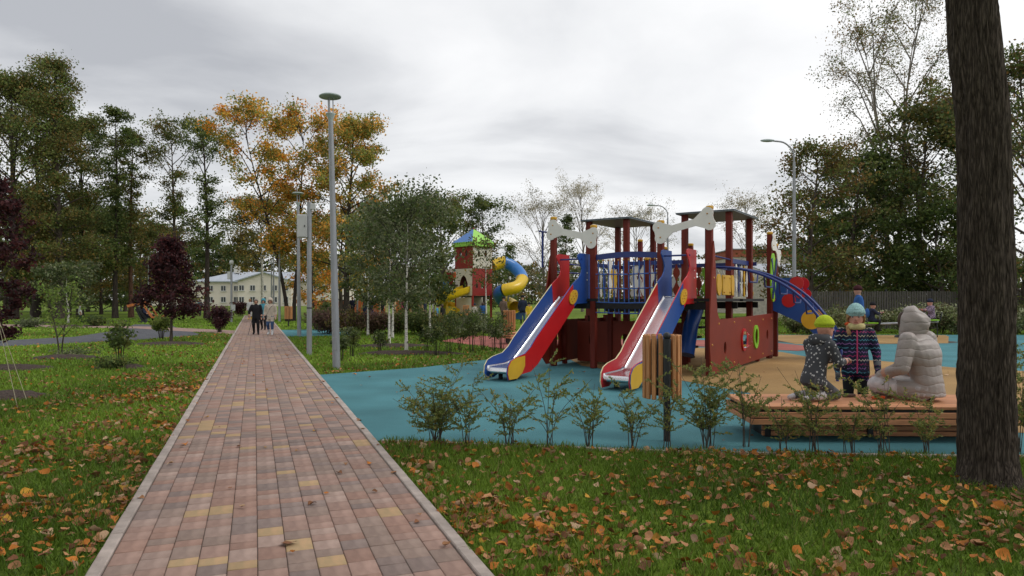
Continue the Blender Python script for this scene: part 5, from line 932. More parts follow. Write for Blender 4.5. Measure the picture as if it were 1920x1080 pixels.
x, y = P(1690, 26.5); ss = thing('seesaw', 'low grey metal seesaw with a back rest and lime seat', 'seesaw', (x, y, .012), R(-6)); b = MB(); b.tube([(-1.35, 0, .50), (1.35, 0, .62)], .045, 10); b.build('beam', M_GALV, ss); b = MB(); b.lathe([(.25, 0), (.22, .08), (.09, .12), (.08, .5), (.001, .55)], (0, 0, 0), 14); b.build('pivot', M_DARK, ss)
for s_ in (-1, 1):
    zz = .56 + s_ * .06; b = MB(); b.box((s_ * 1.12, 0, zz + .06), (.42, .34, .05), bev=.015); st_ = b.build('seat', M_LIME, ss); b = MB(); b.tube([(s_ * 1.33, -.18, zz + .06), (s_ * 1.40, -.2, zz + .36), (s_ * 1.40, .2, zz + .36), (s_ * 1.33, .18, zz + .06)], .018, 8); b.build('back_rest', M_DARK, ss); b = MB(); b.tube([(s_ * .8, -.2, zz + .34), (s_ * .8, .2, zz + .34)], .016, 8); b.tube([(s_ * .8, 0, zz), (s_ * .8, 0, zz + .34)], .018, 8); b.build('handle_bar', M_GALV, ss)
    b = MB(); b.tube([(s_ * 1.3, 0, zz), (s_ * 1.32, 0, .02)], .02, 8); b.build('spring_leg', M_DARK, ss)
# ================================================================ PEOPLE
def cloth(name, c, rough=.85, var=.12, scale=14): return mat('cloth_' + name, c, rough=rough, var=var, scale=scale, bump=.25, bscale=60, spec=.2)
SKIN = mat('skin', (.50, .27, .19), rough=.55, var=.06, scale=20, spec=.35); SKINP = mat('skin_pink', (.52, .25, .18), rough=.55, var=.06, scale=20, spec=.35)
BODIES = []
def person(label, loc_, head=0.0, H=1.65, kid=False, coat=None, legs=None, shoe=None, skin=None, glove=None, J=None, coat_z=.47, fat=1.0, vox=.022, hat=None, hair=None, hood=None, quilt=None, group=None, face=False, bulk=1.0, hemf=1.0, chf=1.0, fingers=False):
    "local frame: +y is where the person faces, +x their right; joints in body heights"
    coat = coat or cloth('navy', (.02, .025, .05)); legs = legs or cloth('black', (.012, .012, .015)); shoe = shoe or cloth('shoe', (.02, .018, .018)); skin = skin or SKIN; glove = glove or skin
    hs = 1.28 if kid else 1.0; hc = .925 - (.022 if kid else 0)
    j = dict(head=(0, .012, hc), neck=(0, 0, .84), chest=(0, 0, .72), pelvis=(0, 0, .50), shL=(-.108, 0, .795), shR=(.108, 0, .795), elL=(-.145, -.02, .635), elR=(.145, -.02, .635), wrL=(-.15, .045, .49), wrR=(.15, .045, .49), hiL=(-.052, 0, .49), hiR=(.052, 0, .49), knL=(-.056, .012, .275), knR=(.056, .012, .275), anL=(-.056, -.012, .045), anR=(.056, -.012, .045), toL=(-.066, .085, .018), toR=(.066, .085, .018))
    if J: j.update({k: v for k, v in J.items() if k[0] != '_'})
    j = {k: Vector(v) * H for k, v in j.items()}; root = thing('person', label, 'person', loc_, head, group); b = MB(); s = H * fat * bulk
    mats_ = [coat, legs, shoe, skin, glove]
    # torso: rings from the coat hem to the neck
    pv, ch, nk = j['pelvis'], j['chest'], j['neck']; hem = pv + Vector((0, 0, (coat_z - .50) * H)); prof = [(hem, .116 * hemf, .088 * hemf), (pv + (ch - pv) * .12, .110 * hemf, .084 * hemf), (pv + (ch - pv) * .55, .096, .076), (ch, .108 * chf, .078 * chf), (ch + (nk - ch) * .45, .112 * chf, .070 * chf), (ch + (nk - ch) * .72, .085 * chf, .055 * chf), (nk, .042, .042)]
    if True:
        P2 = []; n = quilt or 5; am = .02 if quilt else 0.0
        for i in range(n * 4 + 1):
            t = i / (n * 4) * (len(prof) - 1); k = min(len(prof) - 2, int(t)); f = t - k; q = 1 + am * (abs(math.sin(math.pi * i / 4)) ** .6 - .6); P2.append((prof[k][0].lerp(prof[k + 1][0], f), (prof[k][1] * (1 - f) + prof[k + 1][1] * f) * q, (prof[k][2] * (1 - f) + prof[k + 1][2] * f) * q))
        prof = P2
    V = []; sg = 20; ax = (j['shR'] - j['shL']); ax.z = 0; ax.normalize(); ay = Vector((-ax.y, ax.x, 0))
    for c, rx, ry in prof:
        for k in range(sg): a = 2 * math.pi * k / sg; V.append(c + ax * (rx * s * math.cos(a)) + ay * (ry * s * math.sin(a)))
    F = [(i * sg + k, i * sg + (k + 1) % sg, (i + 1) * sg + (k + 1) % sg, (i + 1) * sg + k) for i in range(len(prof) - 1) for k in range(sg)] + [tuple(reversed(range(sg))), tuple(range((len(prof) - 1) * sg, len(prof) * sg))]; b.add(V, F, 0)
    b.cap(nk - Vector((0, 0, .03 * H)), j['head'], .034 * H, .036 * H, 3); hr = Vector((.047, .057, .069)) * H * hs; b.ell(j['head'], hr, 3, 18, 12)
    dz = Vector((0, 0, 1))
    fd = Vector((math.sin(-(PT := (J or {}).get('_turn', 0.0))), math.cos(PT), 0)); fr = Vector((fd.y, -fd.x, 0)); hd_ = j['head']
    b.ell(hd_ + fd * hr.y * .55 - dz * hr.z * .55, (hr.x * .62, hr.y * .45, hr.z * .42), 3)                       # jaw
    b.cap(hd_ + fd * hr.y * .92 + dz * hr.z * .10, hd_ + fd * hr.y * 1.10 - dz * hr.z * .18, .006 * H * hs, .010 * H * hs, 3)     # nose
    for sd in (-1, 1): b.ell(hd_ + fr * hr.x * .98 * sd - dz * hr.z * .05, (.010 * H, .016 * H, .022 * H), 3)
    for sd in 'LR':
        b.cap(j['sh' + sd], j['el' + sd], .047 * s, .041 * s, 0)
        b.cap(j['el' + sd], j['wr' + sd], .037 * s, .029 * s, 0); d = (j['wr' + sd] - j['el' + sd]).normalized(); hnd = j['wr' + sd] + d * .055 * H; b.cap(j['wr' + sd] + d * .01 * H, hnd, .021 * H, .022 * H, 4)
        sx = Vector((d.z, 0, -d.x)) if abs(d.x) < .9 else Vector((0, 1, 0)); sx = (sx - d * sx.dot(d)).normalized(); up = d.cross(sx); crl = (d * .8 + up * .35).normalized()
        if not fingers:
            b.cap(hnd, hnd + crl * .035 * H, .018 * H, .012 * H, 4); b.cap(j['wr' + sd] + d * .03 * H, j['wr' + sd] + d * .055 * H + sx * .026 * H, .010 * H, .009 * H, 4)
        b.cap(j['hi' + sd], j['kn' + sd], .060 * s, .046 * s, 1); b.cap(j['kn' + sd], j['an' + sd], .045 * s, .031 * s, 1); b.cap(j['an' + sd], j['to' + sd], .034 * H, .027 * H, 2); hl = j['an' + sd] - (j['to' + sd] - j['an' + sd]).normalized() * .02 * H; b.cap(hl, j['an' + sd], .028 * H, .03 * H, 2)
    body = b.build('body', mats_, root); md = body.modifiers.new('r', 'REMESH'); md.mode = 'VOXEL'; md.voxel_size = vox * H / 1.5; md.use_smooth_shade = True; sm = body.modifiers.new('s', 'SMOOTH'); sm.factor = .5; sm.iterations = 1 if quilt else 3
    kd = KDTree(len(b.v)); mi = [0] * len(b.v)
    for f, m in zip(b.f, b.m):
        for i in f: mi[i] = m
    for i, v in enumerate(b.v): kd.insert(v, i)
    kd.balance(); BODIES.append((body, kd, mi))
    if fingers:
        for sd in 'LR':
            d = (j['wr' + sd] - j['el' + sd]).normalized(); w0 = j['wr' + sd] + d * .03 * H; sx = d.cross(Vector((0, 0, 1))).normalized(); up = sx.cross(d); hb_ = MB(); hb_.ell(w0 + d * .02 * H, (.022 * H, .022 * H, .022 * H))
            for q, Lf in ((-1.5, .036), (-.5, .043), (.5, .041), (1.5, .033)): p0 = w0 + d * .03 * H + sx * q * .010 * H; p1 = p0 + (d * .8 - up * .35) * Lf * .6 * H; p2 = p1 + (d * .35 - up * .9) * Lf * .5 * H; hb_.cap(p0, p1, .0068 * H, .0062 * H); hb_.cap(p1, p2, .0062 * H, .0055 * H)
            th = w0 + sx * (-.018 if sd == 'R' else .018) * H; hb_.cap(th, th + (d * .6 - up * .5) * .03 * H, .008 * H, .006 * H); hb_.build('hand', glove, root)
    def shell(name, m, r, c, cut_f, zcut, e=1.0):
        "cap of hair or hat: upper and back part of an ellipsoid round the head"
        q = MB(); sgm, rn = 22, 14; Vv = []; keep = []
        for i in range(rn + 1):
            th = math.pi * i / rn
            for k in range(sgm): ph = 2 * math.pi * k / sgm; Vv.append((math.sin(th) * math.cos(ph), math.sin(th) * math.sin(ph), math.cos(th)))
        for i in range(rn):
            for k in range(sgm):
                x_, y_, z_ = Vv[i * sgm + k]; yy = x_ * fr.y * 0 + y_
                if (z_ + Vv[(i + 1) * sgm + k][2]) / 2 > zcut + cut_f * max(0, y_): keep.append((i * sgm + k, (i + 1) * sgm + k, (i + 1) * sgm + (k + 1) % sgm, i * sgm + (k + 1) % sgm))
        Mr = Matrix.Rotation(PT, 3, 'Z'); q.add([c + Mr @ Vector((v[0] * r.x, v[1] * r.y, v[2] * r.z)) for v in Vv], keep, smooth=True); o = q.build(name, m, root); bmm = bmesh.new(); bmm.from_mesh(o.data); bmesh.ops.remove_doubles(bmm, verts=bmm.verts, dist=1e-5); loose = [v for v in bmm.verts if not v.link_faces]; bmesh.ops.delete(bmm, geom=loose, context='VERTS'); bmm.to_mesh(o.data); bmm.free(); sl = o.modifiers.new('t', 'SOLIDIFY'); sl.thickness = .012 * H; sl.offset = 1; return o
    if hair: shell('hair', hair, hr * 1.06, hd_ - fd * .004 * H, 1.15, -.62)
    if hat:
        shell('hat', hat, Vector((hr.x * 1.16, hr.y * 1.16, hr.z * 1.26)), hd_ + dz * hr.z * .04, .0, .26); q = MB(); q.lathe([(1.08, -.12), (1.17, -.06), (1.17, .20), (1.08, .28)], hd_ + dz * hr.z * .24, 22, 0, Matrix.Rotation(PT, 3, 'Z') @ Matrix.Diagonal(Vector((hr.x * 1.02, hr.y * 1.0, hr.z * .95)))); q.build('hat_brim', hat, root)
    if hood: shell('hood', hood, Vector((hr.x * 1.32, hr.y * 1.28, hr.z * 1.28)), hd_ - fd * .012 * H, 1.25, -.85)
    if face:
        for sd in (-1, 1):
            e_ = hd_ + fd * hr.y * .865 + fr * sd * hr.x * .40 + dz * hr.z * .04; q = MB(); q.ell(e_, (.0105 * H, .006 * H, .0065 * H)); q.build('eye', mat('eye_white', (.55, .53, .5), rough=.2), root); q = MB(); q.ell(e_ + fd * .0045 * H, (.0052 * H, .003 * H, .0055 * H)); q.build('iris', mat('eye_dark', (.03, .022, .018), rough=.15), root)
            q = MB(); q.cap(e_ + dz * .016 * H - fr * .010 * H + fd * .003 * H, e_ + dz * .016 * H + fr * .010 * H + fd * .003 * H, .0028 * H, .0022 * H); q.build('eyebrow', mat('brow', (.16, .09, .05)), root)
        m0 = hd_ + fd * hr.y * .95 - dz * hr.z * .46; q = MB(); q.cap(m0 - fr * .013 * H, m0 + fr * .013 * H, .004 * H, .004 * H); q.build('mouth', mat('lips', (.42, .12, .10), rough=.5), root)
    return root, j
# ---- patterned coats
def pattern_coat(name, base, kind):
    m = bpy.data.materials.new(name); m.use_nodes = True; t = m.node_tree; b = t.nodes['Principled BSDF']; c = t.nodes.new('ShaderNodeTexCoord'); sp = t.nodes.new('ShaderNodeSeparateXYZ'); t.links.new(c.outputs['Object'], sp.inputs[0]); b.inputs['Roughness'].default_value = .75; b.inputs['Specular IOR Level'].default_value = .25
    def mth(op, a, bb=None):
        n = t.nodes.new('ShaderNodeMath'); n.operation = op
        for i, q in enumerate((a, bb)):
            if q is None: continue
            if isinstance(q, (int, float)): n.inputs[i].default_value = q
            else: t.links.new(q, n.inputs[i])
        return n.outputs[0]
    if kind == 'zigzag':
        ang_ = mth('ADD', sp.outputs['X'], mth('MULTIPLY', sp.outputs['Y'], .6)); tri = mth('MULTIPLY', mth('PINGPONG', ang_, .022), .85); zz = mth('ADD', sp.outputs['Z'], tri); w_ = mth('FRACT', mth('MULTIPLY', zz, 20.5)); line = mth('MULTIPLY', mth('GREATER_THAN', w_, .40), mth('LESS_THAN', w_, .64)); idx = mth('FLOOR', mth('MULTIPLY', zz, 20.5))
        wn_ = t.nodes.new('ShaderNodeTexWhiteNoise'); wn_.noise_dimensions = '1D'; t.links.new(idx, wn_.inputs['W']); r = t.nodes.new('ShaderNodeValToRGB'); r.color_ramp.interpolation = 'CONSTANT'; cols = [(.08, .28, .38), (.42, .40, .30), (.30, .03, .13), (.10, .30, .20), (.25, .12, .35), (.45, .42, .38)]
        while len(r.color_ramp.elements) < 6: r.color_ramp.elements.new(.5)
        for i, e_ in enumerate(r.color_ramp.elements): e_.position = i / 6; e_.color = (*cols[i], 1)
        t.links.new(wn_.outputs['Value'], r.inputs[0]); n2_ = t.nodes.new('ShaderNodeTexNoise'); n2_.inputs['Scale'].default_value = 30; t.links.new(c.outputs['Object'], n2_.inputs['Vector']); fac = mth('MULTIPLY', line, mth('GREATER_THAN', n2_.outputs[0], .40)); colr = r.outputs[0]
    else:
        v = t.nodes.new('ShaderNodeTexVoronoi'); v.inputs['Scale'].default_value = 26; t.links.new(c.outputs['Object'], v.inputs['Vector']); fac = mth('LESS_THAN', v.outputs['Distance'], .27); colr = None
    mx_ = t.nodes.new('ShaderNodeMix'); mx_.data_type = 'RGBA'; t.links.new(fac, mx_.inputs[0]); mx_.inputs[6].default_value = (*base, 1); mx_.inputs[7].default_value = (.5, .5, .5, 1)
    if colr: t.links.new(colr, mx_.inputs[7])
    t.links.new(mx_.outputs[2], b.inputs['Base Color']); return m
def quilted(name, c):
    m = mat(name, c, rough=.42, var=.08, scale=9, spec=.4, col2=(c[0] * 1.02, c[1] * .98, c[2] * .97)); t = m.node_tree; b = t.nodes['Principled BSDF']; tcn = t.nodes.new('ShaderNodeTexCoord')
    wv = t.nodes.new('ShaderNodeTexWave'); wv.wave_type = 'BANDS'; wv.bands_direction = 'Z'; wv.inputs['Scale'].default_value = 3.3; wv.inputs['Distortion'].default_value = 3.0; wv.inputs['Detail'].default_value = 1.5; wv.inputs['Detail Scale'].default_value = 2.0; t.links.new(tcn.outputs['Object'], wv.inputs['Vector'])
    nz = t.nodes.new('ShaderNodeTexNoise'); nz.inputs['Scale'].default_value = 22; nz.inputs['Detail'].default_value = 3; nz.inputs['Distortion'].default_value = .8; t.links.new(tcn.outputs['Object'], nz.inputs['Vector'])
    pw = t.nodes.new('ShaderNodeMath'); pw.operation = 'POWER'; pw.inputs[1].default_value = .22; t.links.new(wv.outputs['Fac'], pw.inputs[0]); ad = t.nodes.new('ShaderNodeMath'); ad.operation = 'MULTIPLY_ADD'; ad.inputs[1].default_value = .5; t.links.new(nz.outputs[0], ad.inputs[0]); t.links.new(pw.outputs[0], ad.inputs[2])
    bp = t.nodes.new('ShaderNodeBump'); bp.inputs['Strength'].default_value = .75; bp.inputs['Distance'].default_value = .011; t.links.new(ad.outputs[0], bp.inputs['Height']); t.links.new(bp.outputs[0], b.inputs['Normal']); return m
ZIG = pattern_coat('coat_zigzag', (.012, .018, .045), 'zigzag'); DOTS = pattern_coat('coat_dotted', (.055, .058, .066), 'dots')
C_SILV = quilted('coat_silver_beige', (.335, .298, .278)); C_LIME = cloth('lime', (.42, .52, .03)); C_MINT = cloth('mint', (.28, .46, .46), var=.35, scale=60); C_BEIGE = cloth('beige', (.55, .48, .40)); C_BLK = cloth('black_coat', (.016, .016, .019)); C_JEAN = cloth('jeans', (.05, .09, .19)); C_WHITE = cloth('white', (.62, .62, .62)); C_LIGHT = cloth('pale_trousers', (.50, .47, .48), var=.25); C_BLUE = cloth('blue', (.03, .10, .30)); C_NAVY = cloth('navy', (.02, .025, .05)); C_RED = cloth('orange_red', (.62, .10, .03)); C_PINK = cloth('pink', (.5, .06, .16)); C_PURP = cloth('purple', (.16, .06, .26)); C_TAN = cloth('tan', (.36, .21, .11)); C_TEAL = cloth('teal', (.06, .24, .30)); C_BROWN = cloth('brown', (.15, .10, .08)); C_YEL = cloth('yellow', (.62, .42, .03)); H_BRN = mat('hair_brown', (.05, .025, .014), rough=.6, var=.3, scale=40, stretch=(6, 6, 1)); H_GRY = mat('hair_grey', (.22, .19, .16), rough=.7, var=.3, scale=40); H_BLD = mat('hair_fair', (.34, .19, .08), rough=.6, var=.3, scale=40)
def hd(dx, dy): return math.atan2(-dx, dy)          # heading so that local +y points along (dx, dy)
BT = .012 + .38
# woman sitting on the bench, back to the camera, looking to the play ship
wx = AT(1743, 7.45); sv = .0
J = dict(pelvis=(0, 0, .075), chest=(.0, .055, .30), neck=(0, .085, .43), head=(0, .105, .495), shL=(-.135, .07, .385), shR=(.135, .07, .385), elL=(-.19, .08, .215), elR=(.19, .07, .21), wrL=(-.12, .24, .15), wrR=(.14, .235, .13), hiL=(-.058, .03, .065), hiR=(.058, .03, .065), knL=(-.13, .27, .085), knR=(.12, .29, .075), anL=(.03, .26, .04), anR=(-.06, .25, .04), toL=(.10, .285, .035), toR=(-.13, .275, .035), _turn=.25)
w_, jw = person('woman in a hooded silver beige puffer coat sitting on the bench', (wx.x, wx.y, BT), hd(-.58, .81), 1.72, coat=C_SILV, legs=C_LIGHT, shoe=cloth('grey_shoe', (.2, .19, .2)), J=J, coat_z=.455, quilt=8, vox=.0105, hair=H_BRN, hood=None, bulk=1.18, hemf=.84, chf=1.24)
hdq = jw['head']; q = MB(); Vv = []
prof_h = [(.001, 1.30), (.5, 1.24), (.92, .98), (1.12, .62), (1.20, .50), (1.26, .22), (1.30, .10), (1.29, -.18), (1.25, -.34), (1.24, -.62), (1.12, -.95), (.95, -1.12)]; sg = 30; ht = Matrix.Rotation(.25, 3, 'Z')
for r_, z_ in prof_h:
    for k in range(sg):
        a = 2 * math.pi * k / sg; fx_ = math.cos(a); fy_ = math.sin(a); fold = 1 + .035 * math.sin(5 * a + z_ * 5) + .03 * math.sin(z_ * 11 + a * 2); Vv.append(hdq + ht @ Vector((fx_ * r_ * .092 * fold, (fy_ * r_ * .108 - .018) * fold + .03 * max(0, -z_) , z_ * .130 - .004 - .05 * max(0, -fy_) * max(0, z_))))
Fh = []
for i in range(len(prof_h) - 1):
    for k in range(sg):
        a = 2 * math.pi * (k + .5) / sg
        if math.sin(a) > .74 and 1 < i < len(prof_h): continue
        Fh.append((i * sg + k, (i + 1) * sg + k, (i + 1) * sg + (k + 1) % sg, i * sg + (k + 1) % sg))
q.add(Vv, Fh, smooth=True); ho = q.build('hood', C_SILV, w_); sl = ho.modifiers.new('t', 'SOLIDIFY'); sl.thickness = .022; sl.offset = 1
q = MB(); hf_ = ht @ Vector((0, 1, 0)); q.ell(hdq + hf_ * .085 + Vector((0, 0, .035)), (.075, .055, .085)); q.cap(hdq + hf_ * .10 + Vector((-.05, 0, .02)), hdq + hf_ * .085 + Vector((-.06, 0, -.12)), .026, .014); q.build('fringe', H_BRN, w_)
# boy kneeling on the bench
bx0 = AT(1519, 7.45)
J = dict(pelvis=(0, .03, .19), chest=(0, .10, .42), neck=(0, .13, .555), head=(.01, .165, .655), shL=(-.125, .11, .51), shR=(.125, .11, .51), elL=(-.16, .19, .36), elR=(.165, .17, .35), wrL=(-.07, .33, .35), wrR=(.10, .33, .36), hiL=(-.06, .03, .18), hiR=(.06, .03, .18), knL=(-.085, .22, .055), knR=(.085, .22, .055), anL=(-.075, -.05, .05), anR=(.075, -.05, .05), toL=(-.08, -.16, .03), toR=(.08, -.16, .03), _turn=-.35)
bo, jb = person('boy in a lime hat and dotted grey jacket kneeling on the bench', (bx0.x, bx0.y, BT), hd(.92, .38), 1.20, True, DOTS, cloth('grey_trousers', (.10, .10, .11)), C_LIGHT, SKINP, None, J, .46, 1.1, .016, hat=C_LIME, face=True, fingers=True)
q = MB(); q.lathe([(.10, .0), (.125, .03), (.12, .08), (.085, .11)], jb['neck'] - Vector((0, .01, .05)), 16); q.build('collar', DOTS, bo)
# girl standing behind the bench
gx0 = AT(1604, 8.35)
J = dict(elL=(-.165, -.01, .60), elR=(.165, -.01, .60), wrL=(-.165, .05, .465), wrR=(.155, .06, .455), shL=(-.112, 0, .77), shR=(.112, 0, .77), neck=(0, .005, .815), hiL=(-.055, 0, .47), hiR=(.055, 0, .47), _turn=-.15)
gi, jg = person('girl in a mint hat and navy zigzag coat standing behind the bench', (gx0.x, gx0.y, .015), hd(-.32, -1), 1.40, True, ZIG, C_BLK, C_BLK, SKINP, cloth('grey_glove', (.13, .14, .15)), J, .41, 1.0, .015, hat=C_MINT, hair=H_BLD, face=True, fingers=True)
q = MB(); q.lathe([(.075, -.045), (.105, -.03), (.108, .01), (.09, .035), (.07, .03)], jg['neck'] + Vector((0, .008, .018)), 20); q.build('scarf', cloth('scarf', (.52, .46, .22), var=.3), gi)
q = MB(); q.tube(bez([jg['head'] + Vector((.06, -.02, -.06)), jg['neck'] + Vector((.09, .05, -.01)), jg['chest'] + Vector((.08, .10, .04))], 6), [.028] * 7 + [.024] * 5 + [.008], 10); q.build('ponytail', H_BLD, gi); q = MB(); q.lathe([(.02, -.025), (.045, 0), (.02, .025)], jg['head'] + Vector((.085, -.0, -.085)), 12); q.build('hair_band', C_RED, gi)
zp = [jg['pelvis'] + Vector((0, .118, -.11)), jg['pelvis'] + Vector((0, .124, .05)), jg['chest'] + Vector((0, .120, -.02)), jg['chest'] + Vector((0, .118, .07)), jg['neck'] + Vector((0, .085, -.035))]; q = MB(); q.tube(bez(zp, 5), .0085, 6); q.build('zip', C_PINK, gi)
for (px, Yo, m, lab, nm) in ((1594, 7.72, C_BROWN, 'brown mitten lying on the bench slats', 'mitten'), (1650, 7.55, C_RED, 'small orange toy lying on the bench by the seated woman', 'toy')):
    p = AT(px, Yo); q = MB(); q.cap((-.06, 0, .02), (.05, .01, .02), .022, .018); q.cap((.0, .0, .02), (.03, .045, .018), .014, .010); q.ell((-.07, 0, .018), (.02, .03, .018)); o = q.build(nm, m); o.location = (p.x, p.y, BT); tag(o, lab, nm)
# the two women on the path
WALK = dict(knL=(-.062, .06, .275), anL=(-.066, .06, .05), toL=(-.08, .155, .022), knR=(.062, .03, .28), anR=(.066, -.11, .06), toR=(.074, -.02, .018))
lw1 = AT(480, 28.7); lw2 = AT(507, 28.3); J = dict(WALK); J.update(elR=(.18, 0, .63), wrR=(.17, .07, .50))
person('older woman in a black coat walking with a cane on the brick path', (lw1.x, lw1.y, .018), hd(.25, -1), 1.50, coat=C_BLK, legs=C_BLK, hair=H_GRY, J=J, coat_z=.44, fat=1.02, hemf=.92)
q = MB(); q.tube([(0, 0, 0), (.05, 0, .68), (.06, .0, .74), (.0, 0, .78), (-.04, 0, .75)], .010, 6); o = q.build('walking_cane', M_DARK); cp_ = AT(465.5, 28.5); o.location = (cp_.x, cp_.y, .018); o.rotation_euler = (0, R(10), 0); tag(o, 'thin dark walking cane held by the woman in black', 'cane')
w2, j2 = person('woman in a beige hooded jacket and blue jeans on the brick path', (lw2.x, lw2.y, .018), hd(.1, -1), 1.52, coat=C_BEIGE, legs=C_JEAN, shoe=C_WHITE, J=dict(WALK), coat_z=.43, fat=1.0, hemf=.92, hood=C_BEIGE, hair=H_BRN)
q = MB(); q.tube([j2['shL'] + Vector((.05, .09, .02)), j2['chest'] + Vector((.0, .125, 0)), j2['hiR'] + Vector((.06, .06, .06))], .009, 6); q.box(j2['hiR'] + Vector((.10, .03, -.02)), (.09, .16, .16), bev=.02); q.build('shoulder_bag', M_DARK, w2)
p = AT(494, 33); pt, jt = person('person in a teal jacket walking behind the two women', (p.x, p.y, .018), hd(.1, -1), 1.5, coat=C_TEAL, legs=C_BLK, hood=C_TEAL, J=dict(WALK), vox=.03); q = MB(); q.box(jt['wrL'] + Vector((0, 0, -.3)), (.3, .08, .42), bev=.03); o = q.build('shopping_bag', C_LIGHT, pt)
p = AT(469, 50); person('person in a white jacket far down the brick path', (p.x, p.y, .018), hd(0, -1), 1.5, coat=C_WHITE, legs=C_WHITE, shoe=C_YEL, hair=H_BLD, vox=.03)
# children and adults around
p = AT(150, 43.6); person('child in a white shirt running on the left lawn', (p.x, p.y, 0), hd(1, .5), 1.28, True, C_WHITE, cloth('green', (.03, .07, .03)), hair=H_BLD, J=dict(WALK), vox=.03)
SIT = dict(pelvis=(0, 0, .06), chest=(0, -.06, .28), neck=(0, -.09, .40), head=(0, -.09, .48), shL=(-.11, -.08, .35), shR=(.11, -.08, .35), elL=(-.15, -.02, .20), elR=(.15, -.02, .20), wrL=(-.11, .12, .17), wrR=(.11, .12, .17), hiL=(-.055, 0, .06), hiR=(.055, 0, .06), knL=(-.06, .24, .10), knR=(.06, .24, .10), anL=(-.06, .30, -.12), anR=(.06, .30, -.12), toL=(-.065, .39, -.15), toR=(.065, .39, -.15))
p = AT(268, 44); person('person in dark clothes reclining in the orange lounger', (p.x + .25, p.y, .30), hd(1, -.1), 1.6, coat=C_NAVY, legs=C_BLK, hair=H_BRN, J=SIT, vox=.03)
p = AT(1610, 22); tag(sheet('planting_mound', circ(P(1620, 24)[0], 24, 3.2, 30, 1.3), .013, mat('soil', (.06, .045, .035), rough=1, var=.4, scale=12)), kind='structure')
person('man in a blue jacket and dark red cap standing beyond the shrubs', (p.x, p.y, .014), hd(-1, .3), 1.90, coat=C_BLUE, legs=C_NAVY, hat=cloth('maroon', (.05, .012, .016)), J=None, coat_z=.44, fat=1.05)
SADDLE = dict(SIT); SADDLE.update(chest=(0, .02, .27), neck=(0, .03, .39), head=(0, .05, .475), shL=(-.11, .02, .34), shR=(.11, .02, .34), elL=(-.13, .13, .24), elR=(.13, .13, .24), wrL=(-.09, .26, .27), wrR=(.09, .26, .27), knL=(-.09, .20, .03), knR=(.09, .20, .03), anL=(-.09, .16, -.22), anR=(.09, .16, -.22), toL=(-.09, .25, -.25), toR=(.09, .25, -.25))
c_, s_ = math.cos(R(-6)), math.sin(R(-6)); sx0, sy0 = P(1690, 26.5)
for (u, hz_, coat_, hat_, lab, hdg) in ((-1.12, .60, C_NAVY, C_BLK, 'child in a navy jacket and black hat on the seesaw', (1, -.1)), (1.12, .72, cloth('patterned', (.22, .16, .22), var=.9, scale=30), C_NAVY, 'child in a colourful jacket and navy hat on the seesaw', (-1, .1))):
    ch_, jc = person(lab, (sx0 + u * c_, sy0 + u * s_, hz_ + .02), hd(*hdg), 1.32, True, coat_, C_BLK, None, SKINP, None, SADDLE, .46, 1.12, .025, hat=hat_)
    if u < 0: q = MB(); q.ell(jc['chest'] + Vector((0, -.17, -.02)), (.13, .09, .19)); q.build('backpack', C_BLUE, ch_)
p = AT(690, 36); pd_, jd = person('man in a dark jacket bending with his back to the path', (p.x, p.y, 0), hd(.1, 1), 1.62, coat=C_NAVY, legs=C_NAVY, hair=H_BRN, coat_z=.42, fat=1.15); q = MB(); q.box(jd['wrR'] + Vector((.02, 0, -.08)), (.12, .22, .28), bev=.04); q.build('bag', C_PURP, pd_)
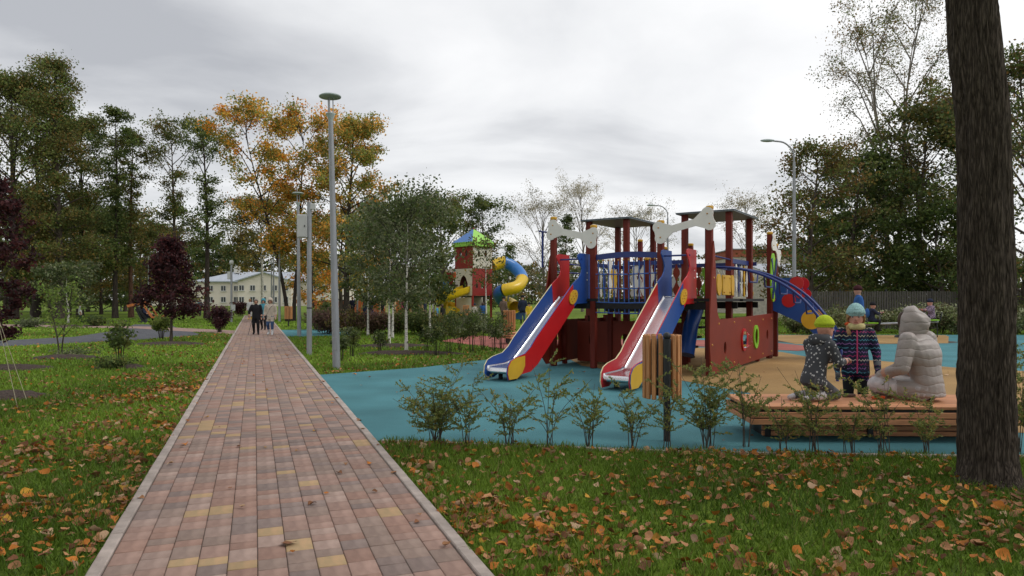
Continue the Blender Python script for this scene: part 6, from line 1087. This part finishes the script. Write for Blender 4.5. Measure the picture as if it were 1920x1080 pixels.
far = [(651, 60, 1.45, C_PURP, C_NAVY, 'child in a purple jacket running at the orange play wall', (1, 0)), (661, 64, 1.7, C_NAVY, C_BLK, 'adult in a dark coat and white cap by the orange play wall', (.3, -1)), (716, 58, 1.6, C_BLK, C_BLK, 'person in black by the climbing frame', (0, -1)), (606, 61, 1.35, C_RED, C_RED, 'child in orange clothes near the poles', (.5, -1)), (757, 56, 1.6, C_PINK, C_NAVY, 'person in a pink jacket seen between the birch trunks', (0, 1)), (788, 40, 1.62, C_TAN, C_BLK, 'person in a long tan coat standing by the spruce', (.6, .6)), (797, 43, 1.55, C_NAVY, C_BLK, 'person in navy beside the tan coat', (1, 0)), (813, 50, 1.45, C_WHITE, C_BLK, 'person in a white jacket behind the yellow slide', (-1, 0)), (820, 42, 1.15, cloth('skyblue', (.10, .30, .52)), C_BLK, 'child in a sky blue jacket under the yellow slide', (1, 0)), (829, 42, 1.2, C_BLK, C_BLK, 'child in black clothes beside the sky blue jacket', (-1, 0)), (944, 42, 1.65, C_BROWN, C_BLK, 'woman in a brown jacket and yellow scarf by the tube slide', (.5, .8)), (980, 42, 1.72, C_NAVY, C_JEAN, 'man in a dark jacket and jeans below the tube slide', (0, 1)), (992, 41, 1.3, C_YEL, C_BROWN, 'child in a bright yellow jacket beside the man in jeans', (.3, -1)), (890, 45, 1.2, cloth('cream', (.5, .46, .4)), C_BLK, 'child in a cream coat at the castle tower foot', (0, 1)), (905, 45, 1.3, C_BLUE, C_BLK, 'child in a blue coat at the castle tower foot', (0, 1)), (738, 60, 1.55, C_TAN, C_BLK, 'person in a brown jacket far behind the birches', (1, 0)), (375, 62, 1.45, C_TEAL, C_NAVY, 'person in teal by the hedge before the cream house', (0, -1)), (364, 60, 1.35, cloth('denim', (.14, .2, .28)), C_BLK, 'child in pale denim by the hedge before the cream house', (0, -1))]
for (px, Y, H, c, l, lab, f) in far:
    x, y = P(px, Y); person(lab, (x, y, 0.0), hd(*f), H, H < 1.4, c, l, hair=H_BRN if px % 2 else None, hat=None if px % 2 else [C_BLK, C_WHITE, C_NAVY, C_TEAL][px % 4], J=dict(WALK) if px % 3 == 0 else None, vox=.034, coat_z=.30 if 'long tan' in lab else .45)
q_ = tw.matrix_basis @ loc(854, 545, 50.0); person('child in an orange jacket and blue cap on the castle platform', (q_.x, q_.y, ZY(535, 50.2) + .04), hd(.5, .8), 1.1, True, C_RED, C_BLK, hat=C_TEAL, vox=.034)
# ---- grow every body into one continuous skin, then colour it by the nearest piece
dg = bpy.context.evaluated_depsgraph_get()
for body, kd, mi in BODIES:
    me = bpy.data.meshes.new_from_object(body.evaluated_get(dg)); body.modifiers.clear(); old = body.data; mats_ = [m for m in old.materials]; body.data = me; bpy.data.meshes.remove(old); me.name = 'body'; me.materials.clear()
    for m in mats_: me.materials.append(m)
    for p_ in me.polygons: p_.material_index = mi[kd.find(p_.center)[1]]; p_.use_smooth = True
